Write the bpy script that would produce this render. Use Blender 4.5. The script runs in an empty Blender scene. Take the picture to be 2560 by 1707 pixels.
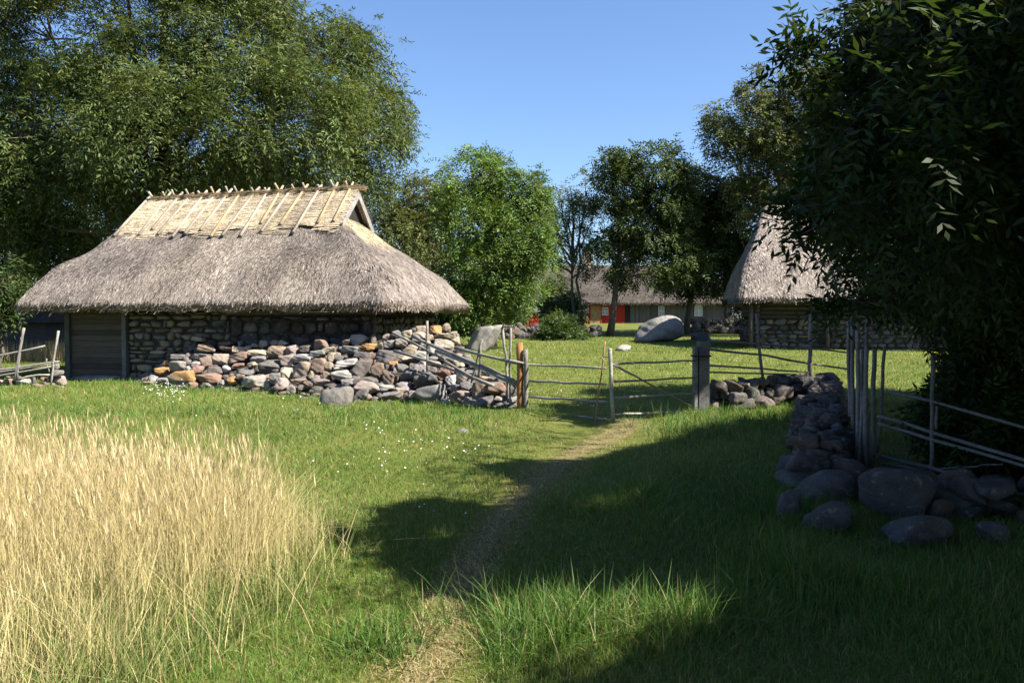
import bpy, bmesh, math
import numpy as np
from mathutils import Vector
sc = bpy.context.scene
COL = sc.collection
rng = np.random.default_rng(7)
R = math.radians
# ------------------------------------------------------------------ camera model
F = 2076.0; CX, CY = 1280.0, 853.5; HOR = 795.0
EYE = 1.7; TH = math.atan((CY - HOR) / F)
cT, sT = math.cos(TH), math.sin(TH)
K = 2560 / 2352.0
cam = bpy.data.cameras.new('camera'); camo = bpy.data.objects.new('camera', cam); COL.objects.link(camo)
camo.location = (0, 0, EYE); camo.rotation_euler = (math.pi / 2 - TH, 0, 0)
cam.sensor_width = 36; cam.lens = F / 2560 * 36; cam.clip_start = .05; cam.clip_end = 6000
sc.camera = camo
SUN_EL = R(45.0); SUN_AZ = R(113.0)                 # azimuth clockwise from +Y (view direction)
SDIR = np.array([math.sin(SUN_AZ) * math.cos(SUN_EL), math.cos(SUN_AZ) * math.cos(SUN_EL), math.sin(SUN_EL)])

def ray(px, py):
    a = (px - CX) / F; b = -(py - CY) / F
    return np.array([a, cT + sT * b, -sT + cT * b])
def at(px, py, Y):
    d = ray(px, py); t = Y / d[1]
    return np.array([t * d[0], Y, EYE + t * d[2]])
def H(x, y):
    x = np.asarray(x, float); y = np.asarray(y, float)
    h = np.interp(y, [-1e4, 20, 25, 31, 37, 45, 60, 80, 130, 1e4], [0, 0, .03, .12, .25, .47, .82, 1.2, 1.3, 1.3])
    d = np.clip((y - 84) / 14, 0, 1) * np.clip((2 - x) / 9, 0, 1)
    h = h * (1 - d) - 1.6 * d
    n = .03 * np.sin(x * 1.1 + .6) * np.sin(y * .8 + 1.3) + .02 * np.sin(x * 2.3 + y * 1.7) + .012 * np.sin(x * 4.1 - y * 3.3)
    return h + n * np.clip((110 - y) / 40, 0, 1)
def gnd(px, py):
    d = ray(px, py); z = 0.
    for _ in range(30):
        t = (z - EYE) / d[2]; z = .5 * z + .5 * float(H(t * d[0], t * d[1]))
    return np.array([t * d[0], t * d[1], float(H(t * d[0], t * d[1]))])
def proj(P):
    P = np.asarray(P, float); x = P[..., 0]; y = P[..., 1]; z = P[..., 2] - EYE
    f = np.maximum(y * cT - z * sT, 1e-3); u = y * sT + z * cT
    return np.stack([CX + F * x / f, CY - F * u / f], -1)
def inpoly(P, poly):
    x, y = P[..., 0], P[..., 1]; c = np.zeros(x.shape, bool); n = len(poly)
    for i in range(n):
        x1, y1 = poly[i]; x2, y2 = poly[(i + 1) % n]
        if y1 == y2: continue
        c ^= ((y1 > y) != (y2 > y)) & (x < (x2 - x1) * (y - y1) / (y2 - y1) + x1)
    return c
def unit(v): return v / np.maximum(np.linalg.norm(v, axis=-1, keepdims=True), 1e-9)
def rnd(a, b, n=None): return rng.uniform(a, b, n)
# ------------------------------------------------------------------ mesh builder
class MB:
    def __init__(s): s.v = []; s.q = []; s.t = []; s.c = []; s.n = 0
    def add(s, v, q=None, t=None, c=(.5, .5, .5)):
        v = np.asarray(v, float).reshape(-1, 3)
        if q is not None and len(q): s.q.append(np.asarray(q, np.int64).reshape(-1, 4) + s.n)
        if t is not None and len(t): s.t.append(np.asarray(t, np.int64).reshape(-1, 3) + s.n)
        c = np.asarray(c, float)
        if c.ndim == 1: c = np.tile(c, (len(v), 1))
        s.v.append(v); s.c.append(c); s.n += len(v)
    def tube(s, pts, rad, n=7, c=(.4, .38, .35), cap=True):
        pts = np.asarray(pts, float); m = len(pts); rad = np.broadcast_to(np.asarray(rad, float), (m,))
        tan = unit(np.gradient(pts, axis=0))
        ref = np.array([0, 0, 1.]) if abs(tan[0][2]) < .8 else np.array([1., 0, 0])
        V = []
        for i in range(m):
            a = unit(np.cross(tan[i], ref)); b = np.cross(tan[i], a)
            th = np.arange(n) * 2 * math.pi / n
            V.append(pts[i] + rad[i] * (np.cos(th)[:, None] * a + np.sin(th)[:, None] * b))
        V = np.concatenate(V); q = []
        for i in range(m - 1):
            for k in range(n):
                k2 = (k + 1) % n; q.append((i * n + k, i * n + k2, (i + 1) * n + k2, (i + 1) * n + k))
        t = []
        if cap:
            V = np.concatenate([V, pts[:1], pts[-1:]])
            for k in range(n):
                t.append((m * n, (k + 1) % n, k)); t.append((m * n + 1, (m - 1) * n + k, (m - 1) * n + (k + 1) % n))
        s.add(V, q, t, c)
    def box(s, o, ax, ay, az, c=(.5, .5, .5)):      # corner o and three edge vectors
        o, ax, ay, az = [np.asarray(k, float) for k in (o, ax, ay, az)]
        v = [o, o + ax, o + ax + ay, o + ay, o + az, o + ax + az, o + ax + ay + az, o + ay + az]
        s.add(v, [(0, 3, 2, 1), (4, 5, 6, 7), (0, 1, 5, 4), (1, 2, 6, 5), (2, 3, 7, 6), (3, 0, 4, 7)], None, c)
    def build(s, name, mat, parent=None, smooth=True, origin=None):
        v = np.concatenate(s.v); off = np.zeros(3)
        if origin is not None: off = np.asarray(origin, float)
        elif parent is not None: off = np.array(WLOC.get(parent.name, (0, 0, 0)))
        v = v - off
        q = np.concatenate(s.q) if s.q else np.zeros((0, 4), np.int64); t = np.concatenate(s.t) if s.t else np.zeros((0, 3), np.int64)
        me = bpy.data.meshes.new(name)
        me.vertices.add(len(v)); me.vertices.foreach_set('co', v.astype(np.float32).ravel())
        me.loops.add(q.size + t.size); me.loops.foreach_set('vertex_index', np.concatenate([q.ravel(), t.ravel()]).astype(np.int32))
        me.polygons.add(len(q) + len(t))
        ls = np.concatenate([np.arange(len(q)) * 4, q.size + np.arange(len(t)) * 3]).astype(np.int32)
        me.polygons.foreach_set('loop_start', ls)
        me.polygons.foreach_set('use_smooth', np.full(len(q) + len(t), smooth))
        me.update(calc_edges=True)
        a = me.attributes.new('Col', 'FLOAT_COLOR', 'POINT'); c = np.concatenate(s.c)
        a.data.foreach_set('color', np.concatenate([c, np.ones((len(c), 1))], 1).astype(np.float32).ravel())
        me.materials.append(mat)
        o = bpy.data.objects.new(name, me); COL.objects.link(o)
        if parent is not None:
            o.parent = parent; WLOC[o.name] = WLOC.get(parent.name, (0, 0, 0))
        elif origin is not None:
            o.location = origin; WLOC[o.name] = tuple(origin)
        return o
WLOC = {}
def empty(name, loc):
    o = bpy.data.objects.new(name, None); COL.objects.link(o); o.location = tuple(loc); o.empty_display_size = .3; WLOC[o.name] = tuple(loc); return o
def tag(o, label=None, cat=None, group=None, kind=None):
    if label: o['label'] = label
    if cat: o['category'] = cat
    if group: o['group'] = group
    if kind: o['kind'] = kind
    return o
# ------------------------------------------------------------------ materials
def newmat(name):
    m = bpy.data.materials.new(name); m.use_nodes = True; nt = m.node_tree; nt.nodes.clear()
    return m, nt, nt.nodes.new, nt.links.new
def noise(nt, vec, scale, detail=4, rough=.6, dim=None):
    n = nt.nodes.new('ShaderNodeTexNoise'); n.inputs['Scale'].default_value = scale; n.inputs['Detail'].default_value = detail; n.inputs['Roughness'].default_value = rough
    if vec is not None: nt.links.new(vec, n.inputs['Vector'])
    return n.outputs['Fac']
def ramp(nt, fac, stops):
    r = nt.nodes.new('ShaderNodeValToRGB'); e = r.color_ramp.elements
    while len(e) < len(stops): e.new(.5)
    for k, (p, c) in enumerate(stops):
        e[k].position = p; e[k].color = (c[0], c[1], c[2], 1) if not np.isscalar(c) else (c, c, c, 1)
    nt.links.new(fac, r.inputs['Fac']); return r.outputs['Color']
def mixc(nt, fac, a, b, mode='MIX'):
    m = nt.nodes.new('ShaderNodeMix'); m.data_type = 'RGBA'; m.blend_type = mode
    for s, x in ((0, fac), (6, a), (7, b)):
        if hasattr(x, 'links'): nt.links.new(x, m.inputs[s])
        elif s == 0: m.inputs[0].default_value = x
        else: m.inputs[s].default_value = (x[0], x[1], x[2], 1)
    return m.outputs[2]
def coords(nt, scale=None, out='Object'):
    t = nt.nodes.new('ShaderNodeTexCoord').outputs[out]
    if scale is None: return t
    mp = nt.nodes.new('ShaderNodeMapping'); mp.inputs['Scale'].default_value = scale; nt.links.new(t, mp.inputs['Vector']); return mp.outputs['Vector']
def geo(nt): return nt.nodes.new('ShaderNodeNewGeometry').outputs['Position']
def attr(nt, k=1.):
    a = nt.nodes.new('ShaderNodeAttribute'); a.attribute_name = 'Col'; return a.outputs['Color'] if k == 1 else mixc(nt, 1., a.outputs['Color'], (k, k, k), 'MULTIPLY')
def finish(nt, col, rough=.85, spec=.2, bump=None, bstr=.4, bdist=.02):
    p = nt.nodes.new('ShaderNodeBsdfPrincipled'); p.inputs['Roughness'].default_value = rough; p.inputs['Specular IOR Level'].default_value = spec
    if hasattr(col, 'links'): nt.links.new(col, p.inputs['Base Color'])
    else: p.inputs['Base Color'].default_value = (*col, 1)
    if bump is not None:
        b = nt.nodes.new('ShaderNodeBump'); b.inputs['Strength'].default_value = bstr; b.inputs['Distance'].default_value = bdist
        nt.links.new(bump, b.inputs['Height']); nt.links.new(b.outputs['Normal'], p.inputs['Normal'])
    o = nt.nodes.new('ShaderNodeOutputMaterial'); nt.links.new(p.outputs[0], o.inputs[0]); return p
def blade_mat(name, trans, rough, spec, tint=(1.25, 1.15, .6), k=1.):
    m, nt, N, L = newmat(name); c = attr(nt, k)
    p = N('ShaderNodeBsdfPrincipled'); p.inputs['Roughness'].default_value = rough; p.inputs['Specular IOR Level'].default_value = spec; L(c, p.inputs['Base Color'])
    t = N('ShaderNodeBsdfTranslucent'); L(mixc(nt, 1., c, tint, 'MULTIPLY'), t.inputs['Color'])
    x = N('ShaderNodeMixShader'); x.inputs[0].default_value = trans; L(p.outputs[0], x.inputs[1]); L(t.outputs[0], x.inputs[2])
    o = N('ShaderNodeOutputMaterial'); L(x.outputs[0], o.inputs[0]); return m
M = {}
M['leaf'] = blade_mat('leaf', .34, .55, .22, k=.92)
M['grass'] = blade_mat('grass_blade', .35, .5, .25, k=.74)
M['straw_blade'] = blade_mat('dry_stem', .3, .6, .2, (1.05, 1., .8), k=.78)
m, nt, N, L = newmat('thatch'); c = attr(nt, .60); g = geo(nt)
n1 = noise(nt, g, 1.1, 5); n2 = noise(nt, g, 17, 6, .8)
c = mixc(nt, 1., c, ramp(nt, n1, [(.3, (.76, .75, .76)), (.7, (1.2, 1.19, 1.16))]), 'MULTIPLY')
c = mixc(nt, 1., c, ramp(nt, n2, [(.34, .5), (.66, 1.5)]), 'MULTIPLY')
finish(nt, c, .95, .1, n2, .8, .03); M['thatch'] = m
m, nt, N, L = newmat('stone'); c = attr(nt, .66); g = geo(nt)
n1 = noise(nt, g, 6, 6, .65); n2 = noise(nt, g, 55, 5, .7); n3 = noise(nt, g, 14, 4, .6)
c = mixc(nt, 1., c, ramp(nt, n1, [(.3, .62), (.7, 1.3)]), 'MULTIPLY')
c = mixc(nt, 1., c, ramp(nt, n2, [(.3, .7), (.7, 1.25)]), 'MULTIPLY')
c = mixc(nt, ramp(nt, n3, [(.58, 0.), (.68, .5)]), c, (.27, .26, .22))
finish(nt, c, .9, .2, mixc(nt, .5, n1, n2), .9, .05); M['stone'] = m
m, nt, N, L = newmat('weathered_wood'); c = attr(nt, .68); g = coords(nt, (9, 9, 9)); n1 = noise(nt, geo(nt), 24, 5, .7); n2 = noise(nt, geo(nt), 3.2, 3, .6)
c = mixc(nt, 1., c, ramp(nt, n1, [(.3, .6), (.7, 1.3)]), 'MULTIPLY'); c = mixc(nt, 1., c, ramp(nt, n2, [(.3, .75), (.7, 1.2)]), 'MULTIPLY')
finish(nt, c, .85, .2, n1, .5, .015); M['wood'] = m
m, nt, N, L = newmat('weathered_boards'); c = attr(nt, .75)
mp = N('ShaderNodeMapping'); mp.inputs['Scale'].default_value = (1.5, 1.5, 40); L(geo(nt), mp.inputs['Vector']); n1 = noise(nt, mp.outputs['Vector'], 1.4, 6, .7)
c = mixc(nt, 1., c, ramp(nt, n1, [(.3, .55), (.7, 1.35)]), 'MULTIPLY'); finish(nt, c, .85, .2, n1, .4, .012); M['boards'] = m
m, nt, N, L = newmat('bark'); c = attr(nt); mp = N('ShaderNodeMapping'); mp.inputs['Scale'].default_value = (9, 9, 1.6); L(geo(nt), mp.inputs['Vector']); n1 = noise(nt, mp.outputs['Vector'], 2.0, 6, .7)
c = mixc(nt, 1., c, ramp(nt, n1, [(.3, .5), (.7, 1.4)]), 'MULTIPLY'); finish(nt, c, .95, .1, n1, .8, .04); M['bark'] = m
m, nt, N, L = newmat('turf_soil'); g = geo(nt)
n1 = noise(nt, g, .35, 5, .6); n2 = noise(nt, g, 3.2, 5, .7); n3 = noise(nt, g, 38, 4, .7)
c = mixc(nt, ramp(nt, n1, [(.35, 0.), (.65, 1.)]), (.07, .095, .017), (.125, .135, .034))
c = mixc(nt, ramp(nt, n2, [(.45, 0.), (.75, .6)]), c, (.13, .115, .045))
c = mixc(nt, 1., c, ramp(nt, n3, [(.3, .6), (.7, 1.35)]), 'MULTIPLY'); finish(nt, c, .95, .08, n3, .6, .04); M['ground'] = m
m, nt, N, L = newmat('trodden_path'); g = geo(nt); n2 = noise(nt, g, 5, 6, .7); n3 = noise(nt, g, 60, 4, .7)
c = mixc(nt, n2, (.29, .24, .115), (.17, .145, .07)); c = mixc(nt, 1., c, ramp(nt, n3, [(.3, .6), (.7, 1.4)]), 'MULTIPLY')
p = finish(nt, c, .95, .08, n3, .7, .03)
sep = N('ShaderNodeSeparateColor'); L(attr(nt), sep.inputs[0]); ad = N('ShaderNodeMath'); ad.operation = 'ADD'; L(sep.outputs[0], ad.inputs[0]); n4 = noise(nt, g, 7, 5, .75); L(n4, ad.inputs[1])
L(ramp(nt, ad.outputs[0], [(.92, 0.), (1.3, .62)]), p.inputs['Alpha']); M['path'] = m
m, nt, N, L = newmat('sea_water'); p = finish(nt, (.05, .10, .14), .12, .5, noise(nt, geo(nt), .6, 4), .2, .1); M['sea'] = m
m, nt, N, L = newmat('plain_paint'); c = attr(nt, .75); n1 = noise(nt, geo(nt), 8, 5, .7); c = mixc(nt, 1., c, ramp(nt, n1, [(.3, .8), (.7, 1.12)]), 'MULTIPLY'); finish(nt, c, .7, .25); M['paint'] = m
m, nt, N, L = newmat('window_glass'); finish(nt, (.25, .30, .36), .08, .6); M['glass'] = m
m, nt, N, L = newmat('petal'); finish(nt, (.6, .6, .55), .7, .2); M['petal'] = m
# ------------------------------------------------------------------ world and sun
w = bpy.data.worlds.new('World'); sc.world = w; w.use_nodes = True
nt = w.node_tree; bg = nt.nodes['Background']; sky = nt.nodes.new('ShaderNodeTexSky'); sky.sky_type = 'NISHITA'; sky.sun_disc = False
sky.sun_elevation = SUN_EL; sky.sun_rotation = SUN_AZ; sky.altitude = 0; sky.air_density = 1.0; sky.dust_density = .7; sky.ozone_density = 4.0
nt.links.new(mixc(nt, 1., sky.outputs[0], (.93, 1.0, 1.12), 'MULTIPLY'), bg.inputs[0]); bg.inputs[1].default_value = .060
sl = bpy.data.lights.new('sun', 'SUN'); sl.energy = 5.0; sl.angle = R(.53); sl.color = (1, .93, .80)
so = bpy.data.objects.new('sun', sl); COL.objects.link(so); so.location = (30, -5, 40); so.rotation_euler = Vector(SDIR).to_track_quat('Z', 'Y').to_euler()
sc.view_settings.view_transform = 'Standard'; sc.view_settings.look = 'None'; sc.view_settings.gamma = 1; sc.view_settings.use_curve_mapping = False
sc.view_settings.exposure = 1.72
cy = sc.cycles; cy.max_bounces = 5; cy.diffuse_bounces = 2; cy.glossy_bounces = 2; cy.transmission_bounces = 4; cy.transparent_max_bounces = 6; cy.caustics_reflective = False; cy.caustics_refractive = False
cy.use_denoising = True; cy.sample_clamp_indirect = 4
# ------------------------------------------------------------------ ground, path, sea
def grid(xs, ys, zf, c=(.2, .2, .2)):
    X, Y = np.meshgrid(xs, ys); V = np.stack([X, Y, zf(X, Y)], -1).reshape(-1, 3); nx = len(xs)
    i = np.arange(len(ys) - 1)[:, None] * nx + np.arange(nx - 1)[None]; i = i.ravel()
    return V, np.stack([i, i + 1, i + nx + 1, i + nx], 1)
xs = np.concatenate([[-2500, -900, -400, -200, -120], np.arange(-80, -16, 2.), np.arange(-16, 16, .3), np.arange(16, 80, 2.), [120, 200, 400, 900, 2500]])
ys = np.concatenate([[-60, -20], np.arange(-8, 24, .3), np.arange(24, 130, 1.), [150, 200, 300, 500, 900, 1600, 3000]])
b = MB(); V, q = grid(xs, ys, H); b.add(V, q); tag(b.build('ground', M['ground']), kind='structure')
b = MB(); b.add([(-3000, 88, -.45), (40, 88, -.45), (40, 3500, -.45), (-3000, 3500, -.45)], [(0, 1, 2, 3)]); tag(b.build('sea', M['sea']), kind='structure')
PATH = [(1010, 1790, 250), (1045, 1700, 225), (1085, 1620, 190), (1120, 1550, 160), (1150, 1480, 130), (1185, 1400, 115), (1245, 1315, 115), (1305, 1245, 115), (1375, 1175, 120), (1455, 1125, 140), (1530, 1088, 150), (1570, 1062, 110), (1585, 1040, 60)]
pc, pw = [], []
for x, y, wd in PATH:
    g0 = gnd(x - wd / 2, y); g1 = gnd(x + wd / 2, y); pc.append((g0 + g1) / 2); pw.append(np.linalg.norm(g1 - g0) / 2)
pc = np.array(pc); pw = np.array(pw)
tt = np.linspace(0, len(pc) - 1, 120); pcs = np.stack([np.interp(tt, range(len(pc)), pc[:, k]) for k in range(3)], 1); pws = np.interp(tt, range(len(pw)), pw) * 1.1
for _ in range(6): pcs[1:-1] = (pcs[:-2] + pcs[1:-1] + pcs[2:]) / 3
V = []; C = []
for i in range(120):
    tn = unit(pcs[min(i + 1, 119)] - pcs[max(i - 1, 0)]); sd = np.array([tn[1], -tn[0], 0])
    for s in np.linspace(-1.35, 1.35, 13):
        p = pcs[i] + sd * s * pws[i]; V.append((p[0], p[1], float(H(p[0], p[1])) + .006))
        e = 1 - max(0, abs(s) - .15) / 1.2; e *= min(1, (119 - i) / 8); C.append((e * .62, 0, 0))
i = (np.arange(119)[:, None] * 13 + np.arange(12)[None]).ravel()
b = MB(); b.add(V, np.stack([i, i + 1, i + 14, i + 13], 1), None, np.array(C)); tag(b.build('path', M['path']), kind='structure')
def path_rel(x, y):
    P = np.stack([x, y], -1); best = np.full(x.shape, 9.)
    for i in range(0, 120, 2): best = np.minimum(best, np.hypot(P[:, 0] - pcs[i, 0], P[:, 1] - pcs[i, 1]) / pws[i])
    return best
# ------------------------------------------------------------------ rocks
ICO = {}
def ico(sub):
    if sub not in ICO:
        bm = bmesh.new(); bmesh.ops.create_icosphere(bm, subdivisions=sub, radius=1)
        ICO[sub] = (np.array([v.co[:] for v in bm.verts]), np.array([[v.index for v in f.verts] for f in bm.faces])); bm.free()
    return ICO[sub]
def rock(size, sub=3, npl=9, p=14, boxy=.5, rough=.03):
    d, f = ico(sub)
    n = unit(rng.normal(size=(npl, 3))); off = rnd(.62, .98, npl)
    ax = np.concatenate([np.eye(3), -np.eye(3)]) + rng.normal(size=(6, 3)) * .16
    n = np.concatenate([n, unit(ax)]); off = np.concatenate([off, rnd(.8, 1., 6) * (1.25 - .35 * boxy)])
    r = (np.maximum(0, d @ n.T / off) ** p).sum(1) ** (-1 / p)
    ph = rnd(0, 6, 6); r = r * (1 + rough * (np.sin(d[:, 0] * 5 + ph[0]) * np.sin(d[:, 1] * 6 + ph[1]) + .6 * np.sin(d[:, 2] * 9 + ph[2] + d[:, 0] * 7)))
    v = d * r[:, None]; v = v / np.abs(v).max(0) * (np.asarray(size) / 2); return v, f
def rotz(v, a): c, s = math.cos(a), math.sin(a); return v @ np.array([[c, s, 0], [-s, c, 0], [0, 0, 1]])
def roty(v, a): c, s = math.cos(a), math.sin(a); return v @ np.array([[c, 0, -s], [0, 1, 0], [s, 0, c]])
SC = {'g': ((.27, .255, .25), 'grey'), 'd': ((.165, .15, .145), 'dark grey'), 'p': ((.38, .31, .28), 'pinkish'), 't': ((.40, .33, .245), 'tan'), 'o': ((.47, .27, .12), 'orange'),
      'b': ((.28, .21, .165), 'brown'), 'c': ((.50, .43, .33), 'cream'), 'w': ((.60, .58, .54), 'white'), 'r': ((.33, .21, .165), 'reddish'), 'l': ((.39, .37, .345), 'pale grey')}
def shade_of(k): return np.array(SC[k][0]) * rnd(.88, 1.12) * (1 + rnd(-.04, .04, 3))
# ------------------------------------------------------------------ leaves and trees
def sprays(b, P, D, Ln, m, ll, lw, col, droop=.3, cvar=.32):
    """leaf sprays: P base, D direction, m leaflets per spray"""
    n = len(P)
    if n == 0: return
    S = unit(np.cross(D, unit(rng.normal(size=(n, 3)) * .5 + np.array([0, 0, 1.]))))
    Nn = unit(np.cross(S, D)); sc_ = np.clip(rng.normal(1, cvar, n), .45, 1.9); hue = rng.normal(0, 1, n)
    for k in range(m):
        last = k == m - 1
        s = 1. if last else (k // 2 + 1) / ((m - 1) / 2 + .6)
        side = 0. if last else (1. if k % 2 else -1.)
        base = P + D * (s * Ln)[:, None]; base[:, 2] -= droop * s * s * Ln
        ld = unit(D * (.45 if not last else 1) + S * side * .85 + rng.normal(size=(n, 3)) * .22 - np.array([0, 0, droop * .7]))
        nn = unit(Nn + rng.normal(size=(n, 3)) * .35); wv = unit(np.cross(ld, nn)) * (lw * .5 * rnd(.8, 1.2, n))[:, None]
        l = (ll * rnd(.75, 1.2, n))[:, None]
        v = np.stack([base, base + ld * l * .45 + wv, base + ld * l, base + ld * l * .45 - wv], 1)
        f = np.clip(sc_ * rnd(.85, 1.15, n), .3, 2)
        c = col[None] * f[:, None] * (1 + hue[:, None] * np.array([.10, .02, -.03]))
        c = np.repeat(np.clip(c, .002, 1), 4, 0)
        b.add(v.reshape(-1, 3), np.arange(n * 4).reshape(-1, 4), None, c)
def vnoise(P, s, seed):
    g = np.random.default_rng(seed); a = 0
    for k in range(5):
        d = g.normal(size=3); d /= np.linalg.norm(d); a = a + np.sin(P @ d * s * g.uniform(.7, 1.6) + g.uniform(0, 6))
    return a / 5
BARK = (.10, .085, .068)
def tree(name, label, cat, Y, base_px, lobes, nspray, m=7, Ln=.45, ll=.2, lw=.055, col=(.055, .095, .02), tr=.25, group=None, droop=.35, clump=.55, gap=-.25, base=None, top_py=None, accept=None, world=False, bark=BARK, stems=1, clumps_per=14, limbr=.3):
    """lobes in 2352-wide picture pixels (cx, cy, rx, ry[, depth offset]) at depth Y, or world ellipsoids"""
    bx = at(base_px * K, HOR, Y)[0] if base is None else base[0]; by = Y if base is None else base[1]
    root = empty(name, (bx, by, float(H(bx, by)))); tag(root, label, cat, group)
    E = []
    for l in lobes:
        if world: E.append((np.array(l[:3], float), np.array(l[3:6], float)))
        else:
            dy = l[4] if len(l) > 4 else 0.; c = at(l[0] * K, l[1] * K, Y + dy); r = np.array([l[2] * K * Y / F, 0, l[3] * K * Y / F]); r[1] = (r[0] + r[2]) * .55; E.append((c, r))
    tb = MB(); cb = MB(); col = np.array(col)
    zs = np.array([e[0][2] for e in E]); ctr = np.mean([e[0] for e in E], 0); z0 = float(H(bx, by)) - .15
    fork = z0 + (np.median(zs) - z0) * .45
    for sidx in range(stems):
        ox = rnd(-.4, .4) * (stems > 1)
        top = np.array([.5 * ctr[0] + .5 * bx + ox, .5 * ctr[1] + .5 * by, zs.max()])
        tpts = []
        for k in range(9):
            s = k / 8; p = np.array([bx + ox, by, z0]) * (1 - s) + top * s; p[:2] += rnd(-.12, .12, 2) * (0 < k) * (1 + s); tpts.append(p)
        tpts = np.array(tpts); tb.tube(tpts, tr * np.array([1.35, 1, .92, .82, .7, .56, .42, .28, .14]) / (1 + .4 * (stems - 1)), 9, bark)
    area = np.array([(e[1][0] * e[1][2]) for e in E]); area = area / area.sum()
    for (c, r), a in zip(E, area):
        s0 = np.clip((min(c[2] - .6 * r[2], fork + .3 * (c[2] - fork)) - z0) / max(.1, tpts[-1][2] - z0), .2, .9)
        st = np.array([np.interp(s0 * 8, range(9), tpts[:, k]) for k in range(3)])
        if accept is not None and not accept(np.stack([st * (1 - q_) + c * q_ for q_ in np.linspace(.3, 1, 8)])).all(): limb = False
        else: limb = True
        md = (st + c) / 2 + np.array([0, 0, -.1 * np.linalg.norm(c - st)]) + rng.normal(size=3) * .12
        if limb: tb.tube([st, (st + md) / 2 + rng.normal(size=3) * .05, md, (md + c) / 2 + rng.normal(size=3) * .08, c], tr * limbr * np.array([1.5, 1.25, 1, .8, .5]), 6, bark, False)
        nc = max(4, int(clumps_per * (a * len(E)) ** .5)); dd = unit(rng.normal(size=(nc, 3))); cc = c + dd * r * (rnd(.35, 1., nc) ** .6)[:, None]
        for p in cc[:9]:
            if accept is not None and not (limb and accept(np.stack([c * (1 - q_) + p * q_ for q_ in np.linspace(0, 1.1, 6)])).all()): continue
            mm = (c + p) / 2 + rng.normal(size=3) * .1 * r; tb.tube([c, mm, p], tr * limbr * np.array([.5, .32, .1]), 5, bark, False)
        nk = int(nspray * a); idx = rng.integers(0, nc, nk); cr = clump * np.minimum(r.mean(), 2.2)
        off = rng.normal(size=(nk, 3)) * cr * np.array([.5, .5, .36])
        P = cc[idx] + off
        k2 = rng.random(nk) < .25; P[k2] = c + unit(rng.normal(size=(k2.sum(), 3))) * r * (rnd(.2, 1., k2.sum()) ** .5)[:, None]
        keep = vnoise(P, 3.2 / r.mean(), 3) > gap
        P = P[keep]
        D = unit(unit((P - c) / r) * .8 + rng.normal(size=P.shape) * .5 + np.array([0, 0, -.25]))
        if accept is not None: a_ = accept(P) & accept(P + D * Ln * 1.1 - np.array([0, 0, droop * Ln])); P, D = P[a_], D[a_]
        sprays(cb, P, D, Ln * rnd(.7, 1.3, len(P)), m, ll, lw, col * rnd(.92, 1.1), droop)
    tb.build('trunk', M['bark'], root); cb.build('crown', M['leaf'], root, False)
    return root
# parts of the lawn that lie in full sun (2352-wide picture pixels), used to prune branches whose shade would fall there
LIT = [[(-900, 860), (300, 880), (700, 760), (1100, 720), (1180, 900), (1215, 938), (1290, 955), (1380, 985), (1480, 955), (1700, 930), (1850, 912), (1845, 955), (1640, 980), (1500, 1015), (1420, 1045), (1300, 1065), (1200, 1055), (1110, 1068), (1180, 1095), (1235, 1115), (1200, 1165), (1160, 1195), (1080, 1165), (960, 1153), (860, 1180), (850, 1250), (900, 1320), (1080, 1395), (1400, 1400), (1680, 1408), (1650, 1450), (1500, 1490), (1350, 1525), (1180, 1568), (1100, 2200), (-900, 2200)],
       [(1240, 1165), (1300, 1150), (1530, 1136), (1545, 1157), (1300, 1178)],
       [(960, 1207), (1080, 1207), (1080, 1238), (960, 1240)],
       [(1180, 780), (1450, 790), (1640, 800), (1930, 800), (1930, 855), (1640, 852), (1600, 862), (1500, 868), (1330, 885), (1390, 915), (1300, 930), (1210, 940), (1180, 900), (1060, 800)],
       [(2010, 795), (2170, 795), (2160, 870), (2010, 870)]]
FOL = [(1960, -60), (1985, 0), (1930, 15), (1850, 25), (1835, 60), (1850, 100), (1800, 130), (1790, 150), (1840, 170), (1830, 230), (1850, 300), (1840, 360), (1850, 420), (1790, 450), (1760, 490), (1790, 545), (1830, 520), (1870, 580), (1880, 640), (1930, 660), (1905, 690), (1960, 750), (2010, 765), (2080, 765), (2140, 780), (2190, 800), (2150, 830), (2180, 880), (2200, 930), (2400, 1010), (2900, 1000), (2900, -60)]
THIN = [(1870, 500), (2140, 430), (2160, 660), (1890, 665)]
def shade_ok(P):
    G = P.copy()
    for _ in range(3):
        t = (P[:, 2] - H(G[:, 0], G[:, 1])) / SDIR[2]; G = P - SDIR * t[:, None]
    g = proj(G) / K + np.stack([vnoise(G, 3.2, 71), vnoise(G, 3.2, 72)], -1) * np.array([26, 16]) + rng.normal(size=(len(P), 2)) * np.array([7, 4]); bad = np.zeros(len(P), bool)
    for pl in LIT: bad |= inpoly(g, pl)
    return ~(bad & (G[:, 1] > 1)) | (rng.random(len(P)) < .02)
def near_ok(P):
    p = proj(P) / K; fr = (P[:, 1] > .6) & (p[:, 0] > -60) & (p[:, 0] < 2420) & (p[:, 1] > -60) & (p[:, 1] < 1640)
    jit = np.stack([vnoise(P, 2.6, 31), vnoise(P, 2.6, 32)], -1) * 60 + rng.normal(size=p.shape) * 14
    ok = ~fr | inpoly(p + jit, FOL); ok &= ~(inpoly(p, THIN) & (rng.random(len(P)) < .42)); ok &= np.linalg.norm(P - np.array([0, 0, EYE]), axis=1) > 2.6
    top = (p[:, 0] > 1930) & (p[:, 0] < 2352) & (p[:, 1] > -60) & (p[:, 1] < 190) & (P[:, 1] > 1)
    return ok & (shade_ok(P) | (top & (rng.random(len(P)) < .3)))
NEARG = dict(world=True, accept=near_ok)
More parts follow.
